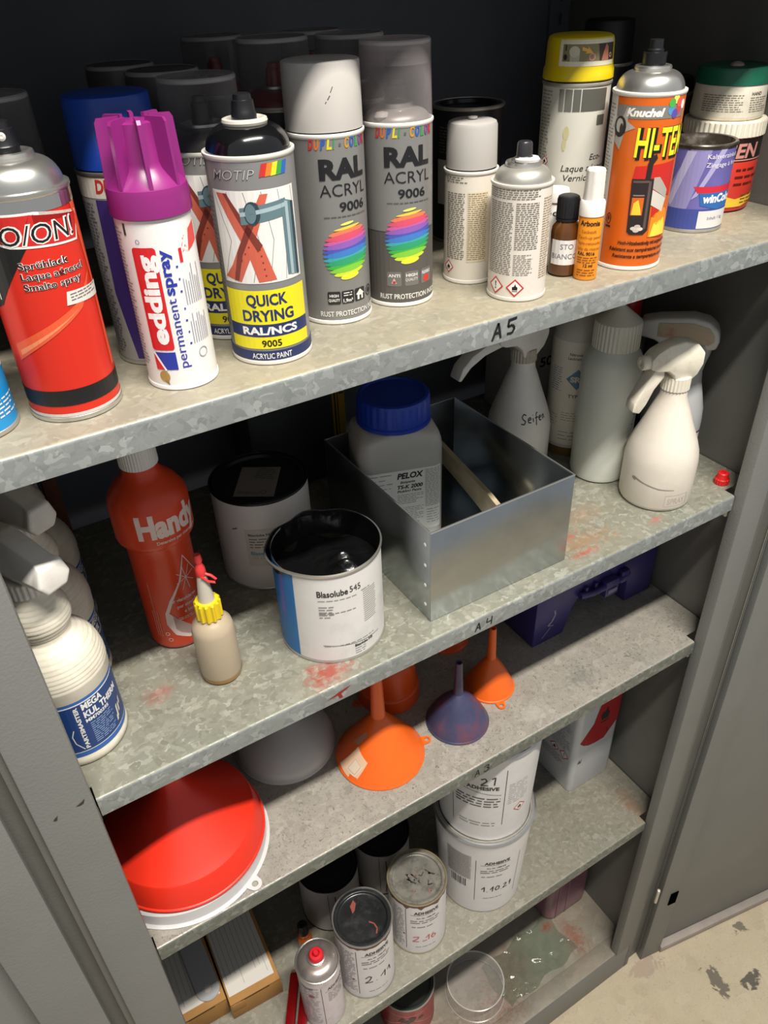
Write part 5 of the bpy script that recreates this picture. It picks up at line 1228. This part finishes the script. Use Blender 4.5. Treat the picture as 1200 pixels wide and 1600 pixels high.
# stacked pails
PW = mat('white_pail_enamel', '#d6d3d2', 0.38, noise=.03, dirt='#b0a9a3', dirt_amt=.2, dirt_scale=14)
def pail(z, label, rb, rt, h, lid):
    t = thing('adhesive_pail', label, 'pail', .4919, .0944, z, group='stacked white adhesive pails')
    prof = [(0, 1.5), (rb - 3, 1.5), (rb, 3), (rt - 2, h - 8), (rt - 2, h - 4)]
    lathe('body', prof, PW, t, 72); lathe('bottom_rim', [(rb - 5, 1.6), (rb - 3, 0), (rb - .6, .4), (rb + .2, 2), (rb - .6, 4)], M_silver, t, 72)
    lathe('rim', [(rt - 2.2, h - 9), (rt, h - 8), (rt + 1.6, h - 5.5), (rt, h - 3.4), (rt + .4, h - 1.5), (rt - 1.5, h), (rt - 4, h - 1), (rt - 6, h - 3)], M_silver, t, 72)
    lathe('lid', [(rt - 5, h - 2.6), (rt - 8, h - 3), (rt - 10, h - 6), (rt * .5, h - 5), (0, h - 5)], M_silver_dull, t, 64)
    for s in (-1, 1): lathe('handle_lug', [(0, 4), (3.5, 4), (4.2, 2.5), (7.5, 1.5), (7.5, -2), (0, -2)], M_silver, t, 18, rot=Matrix.Rotation(math.radians(100 * s), 4, 'Z') @ Matrix.Rotation(PI / 2, 4, 'X'), off=((rt - 1) * math.sin(math.radians(100 * s)), -(rt - 1) * math.cos(math.radians(100 * s)), h - 26))
    return t, prof
t, prof = pail(Z4, 'lower white adhesive pail in the stack of two, dated by hand', 74, 87, 236, True)
d = Decal(); k = C('#2b292b')
d.rect(-60, 152, -14, 188, C('#a9a5a2'), 1); d.rect(-60, 112, -14, 149, C('#a9a5a2'), 1); d.fine(-58, 114, -16, 186, 2.6, C('#85817e'), 2, h=1.0, ragged=.05, seed=70)
for i in range(9): d.rect(-52 + i * 3.4, 84, -52 + i * 3.4 + 1.3 + (i % 3) * .5, 108, k, 2)
adhesive_print(d, 8, 176, [[(-2, -92), (3, -84), (3, -100)], [(8, -101), (9, -100)], [(14, -94), (19, -84), (18, -101)], [(27, -85), (23, -92), (25, -99), (30, -96), (31, -88), (27, -85)], [(34, -100), (35, -99)], [(39, -87), (43, -84), (45, -88), (38, -99), (47, -98)], [(50, -90), (54, -83), (53, -99)]], '#262426', 1.0, 44, 66)
d.build(t, prof_cyl(prof, 80))
t, prof = pail(Z4 + .2318, 'upper white adhesive pail, its top hidden by the shelf above', 77, 87, 225, True)
d = Decal(); d.line(-52, 34, -52, 180, 1, k, 2); d.line(32, 44, 32, 190, 1, k, 2); d.text('ADHESIVE', -28, 142, 8, k, 2, w=50, bold=.04); d.line(-34, 138, 26, 128, .8, k, 2)
d.fine(-46, 92, 26, 120, 7, C('#4d4a4b'), 2, h=2.6, ragged=.1, seed=71); d.fine(-40, 40, 20, 52, 7, C('#77746f'), 2, h=1.6, ragged=.1, seed=72)
for q in ([(-6, 168), (0, 172), (3, 166), (-6, 154), (5, 155)], [(10, 172), (15, 176), (14, 156)]): d.path(q, 2, C('#262426', .6), 3)
d.diamond(62, 78, 12); d.fine(38, 96, 74, 150, 5, C('#a5a1a0'), 2, h=1.2, seed=73)
d.build(t, prof_cyl(prof, 80))
# rectangular solvent can
t = thing('solvent_can', 'white rectangular metal can with big red flammable label', 'can', .8075, .1880, Z4, rz=0)
SC = mat('white_can_lacquer', '#cfd0d4', 0.3, noise=.02)
loft('body', [(rrect(-56, 56, -54, 54, 12), 0), (rrect(-57, 57, -55, 55, 13), 2), (rrect(-57, 57, -55, 55, 13), 248), (rrect(-54, 54, -52, 52, 12), 252)], SC, t, sm=35)
lathe('cap', [(0, 252), (15, 252), (15, 268), (13, 270), (0, 270)], M_black, t, 24, off=(28, 0, 0)); tube('handle', [(-44, 0, 250), (-40, 0, 272), (0, 0, 276), (8, 0, 252)], 3.5, SC, t, 8)
d = Decal(); rdl = C('#b11c22', .35)
d.poly([(-46, 150), (-36, 139), (-22, 131), (-6, 128), (18, 128), (50, 168), (50, 242), (-4, 242), (-16, 190)], rdl, 0); d.ring([(-47, 150), (-36, 138), (-22, 130), (-6, 127), (19, 127), (51, 168), (51, 243), (-5, 243), (-17, 190)], 1.0, C('#3d0d10'), 1)
fl = [(-2, 182), (14, 182), (18, 196), (12, 204), (10, 218), (4, 204), (-2, 206), (-6, 196)]
d.poly([(a + 6, b + 6) for a, b in fl], k, 2); d.rect(2, 180, 24, 184, k, 2); d.rect(22, 146, 25, 156, k, 2)
d.poly([(-46, 86), (-40, 96), (-38, 88), (-34, 98), (-36, 84)], C('#55565c'), 1)
d.build(t, plane((0, -55, 0), (1, 0, 0), (0, 0, 1), (0, -1, 0)), step=0)
d = Decal(); d.diamond(0, 96, 13); d.fine(-40, 60, 30, 82, 4, C('#85868c'), 1, h=1.4, seed=80); d.fine(-34, 112, 40, 190, 4.5, C('#85868c'), 1, h=1.4, seed=81); d.diamond(28, 96, 13, 'bang')
d.build(t, plane((-57, 0, 0), (0, -1, 0), (0, 0, 1), (-1, 0, 0)), step=0, name='side_label')
# spray can with red button
t = thing('spray_can', 'paint-spattered white spray can with a red button, low shelf front', 'spray can', .1368, .0475, Z4)
r, h = 34.5, 158
can_body(t, r, h, mat('mauve_can_enamel', '#cfc4c6', 0.4, noise=.05, dirt='#8d5a56', dirt_amt=.45, dirt_scale=24), M_silver); can_dome(t, r, h, 171, mat('spattered_dome', '#b9afa8', 0.3, .8, dirt='#8a4038', dirt_amt=.6, dirt_scale=20), 13)
lathe('nozzle', [(9.5, 168), (11, 169), (11, 177), (9.8, 179), (6, 179.5), (5, 176), (0, 176)], mat('red_button', '#d2202c', 0.35), t, 28); lathe('nozzle_stem', [(0, 176), (4.2, 176), (4.4, 182), (3.5, 184), (0, 184)], MATS['red_button'], t, 18)
d = Decal(); d.line(-2, 16, -2, 138, .8, k, 2); d.text('ADHESIVE', 8, 126, 6, k, 2, w=36, bold=.04); d.line(4, 122, 46, 122, .6, k, 2); d.fine(8, 86, 44, 116, 5, C('#6d6a6a'), 2, h=1.4, seed=90)
d.fine(-46, 20, -6, 138, 5, C('#8a8686'), 2, h=1.2, seed=91); d.ell(-18, 112, 5, 4, C('#8d5a56'), 3); d.path([(-34, 136), (-22, 134), (-14, 138)], 3, C('#6d6462'), 3)
d.build(t, cyl(r - .5))
# small dropper bottle and red tool
t = thing('bottle', 'tiny amber bottle with black cap between the boxes and the tins', 'bottle', .1540, .1480, Z4)
lathe('glass', [(0, 0), (11, 0), (12.5, 2), (12.5, 46), (8, 54), (7, 58)], mat('orange_glass', '#a8501a', 0.15, coat=.5), t, 28); lathe('cap', [(8.5, 56), (9.5, 57), (9.5, 78), (7.5, 81), (0, 81)], M_black, t, 24); lathe('ring', [(10, 49), (11.2, 50), (10.6, 53), (8.6, 55)], mat('copper_ring', '#b5673a', 0.25, .7), t, 24)
t = thing('clamp', 'glossy red metal clamp handle lying beside the red button can', 'tool', .089, .055, Z4, rz=math.radians(58))
RG = mat('red_gloss_paint', '#7f0b10', 0.2, .2, coat=.5)
prism('handle', [(-70, 0), (70, 0), (74, 8), (60, 20), (-70, 20)], 1, 16, RG, t, bev=1.5); prism('handle', [(-70, 0), (66, 0), (70, 6), (50, 16), (-70, 16)], -18, -3, RG, t, bev=1.5); tube('pivot', [(56, -16, 10), (56, 14, 10)], 4, M_silver_dull, t, 10)
# cartons
CB = mat('cardboard', '#a5783f', 0.75, noise=.06, nscale=30)
def carton(x0, x1, y0, y1, rz, label, seed):
    t = thing('cardboard_box', label, 'cardboard box', (x0 + x1) / 2, (y0 + y1) / 2, Z4, rz=rz, group='flat cardboard boxes with paper labels')
    w_, d_ = (x1 - x0) * 500, (y1 - y0) * 500
    box('body', -w_, w_, -d_, d_, 0, 48, CB, t, bev=.8); box('lid_flap', -w_ + .4, w_ - .4, -d_ - .9, d_, 48, 50.5, CB, t, bev=.5); box('flap_slot', -w_ * .6, w_ * .55, -d_ - .35, -d_ + .3, 44.2, 46, mat('slot_dark', '#3a2a16', 0.8), t); box('tuck_tab', -w_ * .95, -w_ * .45, -d_ - 1.0, -d_, 24, 45, CB, t, bev=.4)
    d = Decal(); pw = C('#d3cdc4', .6); g = C('#5a5650'); d.rect(-w_ + 3, -d_ + 12, w_ - 6, d_ - 14, pw, 0)
    R_ = random.Random(seed)
    for i in range(9):
        u = -w_ + 8 + i * (2 * w_ - 22) / 8; d.rect(u, -d_ + 20 + 30 * R_.random(), u + .9, d_ - 40 - 40 * R_.random(), C('#a8a29a', .6), 1)
    for i in range(5): d.rect(-w_ + 10 + i * 13, 6 - d_ + d_ * .95, -w_ + 12.4 + i * 13, 30 + R_.random() * 30, g, 2)
    d.build(t, plane((0, 0, 50.5), (1, 0, 0), (0, 1, 0), (0, 0, 1)), step=0, name='paper_label')
carton(.0085, .0955, .107, .395, math.radians(-3), 'flat cardboard box with full paper label, right one of two', 5)
carton(-.0830, .0050, .125, .400, math.radians(-2), 'flat cardboard box under the metal strip beside the left post', 6)
t = thing('metal_strip', 'flat grey metal strip with round end hole lying on the left carton', 'strip', -.020, .236, Z4 + .0512, rz=math.radians(0))
bm = bmesh.new(); n = 24; rows = []
for zz in (0.6, 4.0):
    out = []; inn = []
    for i in range(n):
        a = PI + PI * i / (n - 1); out.append(bm.verts.new(Vector((19 * math.cos(a), -85 + 19 * math.sin(a), zz)) * K))
    out += [bm.verts.new(Vector((19, 110, zz)) * K), bm.verts.new(Vector((-19, 110, zz)) * K)]
    m_ = len(out)
    cc = Vector((0, -85)); 
    for v in out:
        a = math.atan2(v.co.y / K + 85, v.co.x / K); inn.append(bm.verts.new(Vector((6.4 * math.cos(a), -85 + 6.4 * math.sin(a), zz)) * K))
    # extra points so the hole stays round at the back
    rows.append((out, inn))
(o0, i0), (o1, i1) = rows
for i in range(len(o0)):
    j = (i + 1) % len(o0)
    bm.faces.new((o0[i], i0[i], i0[j], o0[j])); bm.faces.new((o1[i], o1[j], i1[j], i1[i])); bm.faces.new((o0[i], o0[j], o1[j], o1[i])); bm.faces.new((i0[i], i1[i], i1[j], i0[j]))
bmesh.ops.recalc_face_normals(bm, faces=bm.faces)
from_bm('plate', bm, mat('satin_steel', '#c4c5c7', 0.35, .3), t, 30)

# ================================================================== CABINET FLOOR
Z5 = SHELF[4]
t = thing('paint_can', 'red round can with black hazard print at the cabinet bottom', 'can', .3588, .1551, Z5)
tin(t, 61, 131, mat('red_paint_can', '#8c1016', 0.35), mat('dark_steel_lid', '#5a5d58', 0.25, .7), M_silver_dull)
d = Decal(); d.path([(-60, 30), (0, 92), (60, 40)], 1.2, C('#d8a9a6'), 1); d.line(-60, 100, 60, 108, 1.2, C('#d8a9a6'), 1)
d.poly([(-22, 74), (-12, 96), (-2, 84), (8, 100), (20, 92), (14, 78), (2, 70), (-8, 76)], C('#2a0d0e'), 1); d.ell(30, 84, 7, 6, C('#2a0d0e'), 1)
d.build(t, cyl(60.4))
t = thing('plastic_tub', 'clear round plastic tub upside down at the cabinet bottom', 'tub', .5094, .1031, Z5)
CL = mat('clear_plastic', '#cfcac6', 0.12, alpha=.16)
lathe('wall', [(66, 0), (67.5, .6), (67, 3), (64, 48)], CL, t, 64); lathe('top', [(64, 48), (62, 49.5), (0, 49.5)], CL, t, 64); lathe('edge_ring', [(63, 47.5), (65, 48.2), (65, 50), (63, 50.6), (62, 49.6)], mat('clear_ring', '#d6d1cc', 0.2, alpha=.55), t, 64); lathe('foot_ring', [(65.5, 0), (68, 0), (68, 2), (66, 2.6)], MATS['clear_ring'], t, 64)
t = thing('jerrycan', 'dusky pink plastic jerrycan in the bottom right corner', 'canister', .8130, .1900, Z5, rz=0)
PK = mat('pink_plastic', '#7d5463', 0.3, sss=.1, noise=.12, nscale=10)
loft('body', [(rrect(-58, 58, -56, 56, 20), 0), (rrect(-64, 64, -61, 61, 24), 6), (rrect(-65, 65, -62, 62, 25), 18), (rrect(-65, 65, -62, 62, 25), 200), (rrect(-40, 40, -40, 40, 20), 225)], PK, t, sm=45)
lathe('cap', [(0, 224), (20, 224), (20, 244), (18, 246), (0, 246)], M_black, t, 28); lathe('foot_bead', [(0, 0)], PK, t) if False else None
box('rib', -42, -39, -63.5, -61.5, 10, 190, PK, t, bev=.6); box('rib', -12, -9, -63.5, -61.5, 10, 190, PK, t, bev=.6)

# crumpled film lying on the cabinet floor
t = thing('plastic_sheet', 'crumpled translucent plastic sheet spread on the cabinet floor', 'plastic sheet', .665, .088, Z5, rz=math.radians(4))
bm = bmesh.new(); R_ = random.Random(9); nx, ny = 46, 22; g_ = []
for j in range(ny + 1):
    row = []
    for i in range(nx + 1):
        u_, v_ = i / nx, j / ny
        x_ = -115 + 215 * u_ + 5 * math.sin(7 * v_ + 1); y_ = -52 + 104 * v_ + 5 * math.sin(5 * u_ * 3)
        zz = 1.2 + abs(math.sin(17 * u_ + 4 * math.sin(5 * v_) + 9 * v_)) * 5.5 * abs(math.sin(6 * v_ + 3 * u_)) + R_.random() * 2.2 * math.sin(PI * u_)
        row.append(bm.verts.new(Vector((x_, y_, zz)) * K))
    g_.append(row)
for j in range(ny):
    for i in range(nx): bm.faces.new((g_[j][i], g_[j][i + 1], g_[j + 1][i + 1], g_[j + 1][i]))
from_bm('film', bm, clearmat('greenish_film', '#a9b0a4', 0.10, 0.6, 0.10, '#dfe3da'), t, 60)

# ------------------------------------------------------------------ prints and fittings belong to the part that carries them
CARRIER = {'label': ('body', 'glass', 'barrel'), 'handwriting': ('body',), 'brand_print': ('body',), 'drop_print': ('body',), 'side_label': ('body',), 'edge_stripe': ('body',), 'scrape': ('body',), 'scuff': ('cap',),
           'cap_rim': ('cap',), 'cap_band': ('cap',), 'cap_label': ('cap',), 'cap_button': ('cap',), 'cap_fin': ('cap',), 'cap_ring': ('cap',), 'nozzle_insert': ('nozzle',), 'nozzle_base': ('nozzle',), 'nozzle_stem': ('nozzle',), 'nozzle_shroud': ('nozzle',),
           'spray_nozzle': ('spray_head',), 'trigger': ('spray_head',), 'side_plate': ('spray_head',), 'lid_sticker': ('lid',), 'lid_spill': ('lid',), 'lid_smear': ('lid',), 'dried_blob': ('lid',), 'hanging_tab': ('rim', 'cone'), 'sticker': ('cone',),
           'tip_strap': ('tip_cap',), 'clasp_plate': ('clasp',), 'paper_label': ('lid_flap',), 'flap_slot': ('body',), 'tuck_tab': ('body',), 'bent_rim': ('body',), 'dregs': ('body',), 'liquid_line': ('body',), 'foot_ring': ('wall',), 'edge_ring': ('top',)}
kids = {}
for o in bpy.data.objects:
    if o.parent is not None: kids.setdefault(o.parent.name, []).append(o)
base = lambda o: o.name.split('.')[0]
for root in [o for o in bpy.data.objects if o.parent is None and o.type == 'EMPTY']:
    ch = kids.get(root.name, [])
    for o in ch:
        for want in CARRIER.get(base(o), ()):
            host = next((c for c in ch if base(c) == want), None)
            if host is not None: o.parent = host; break
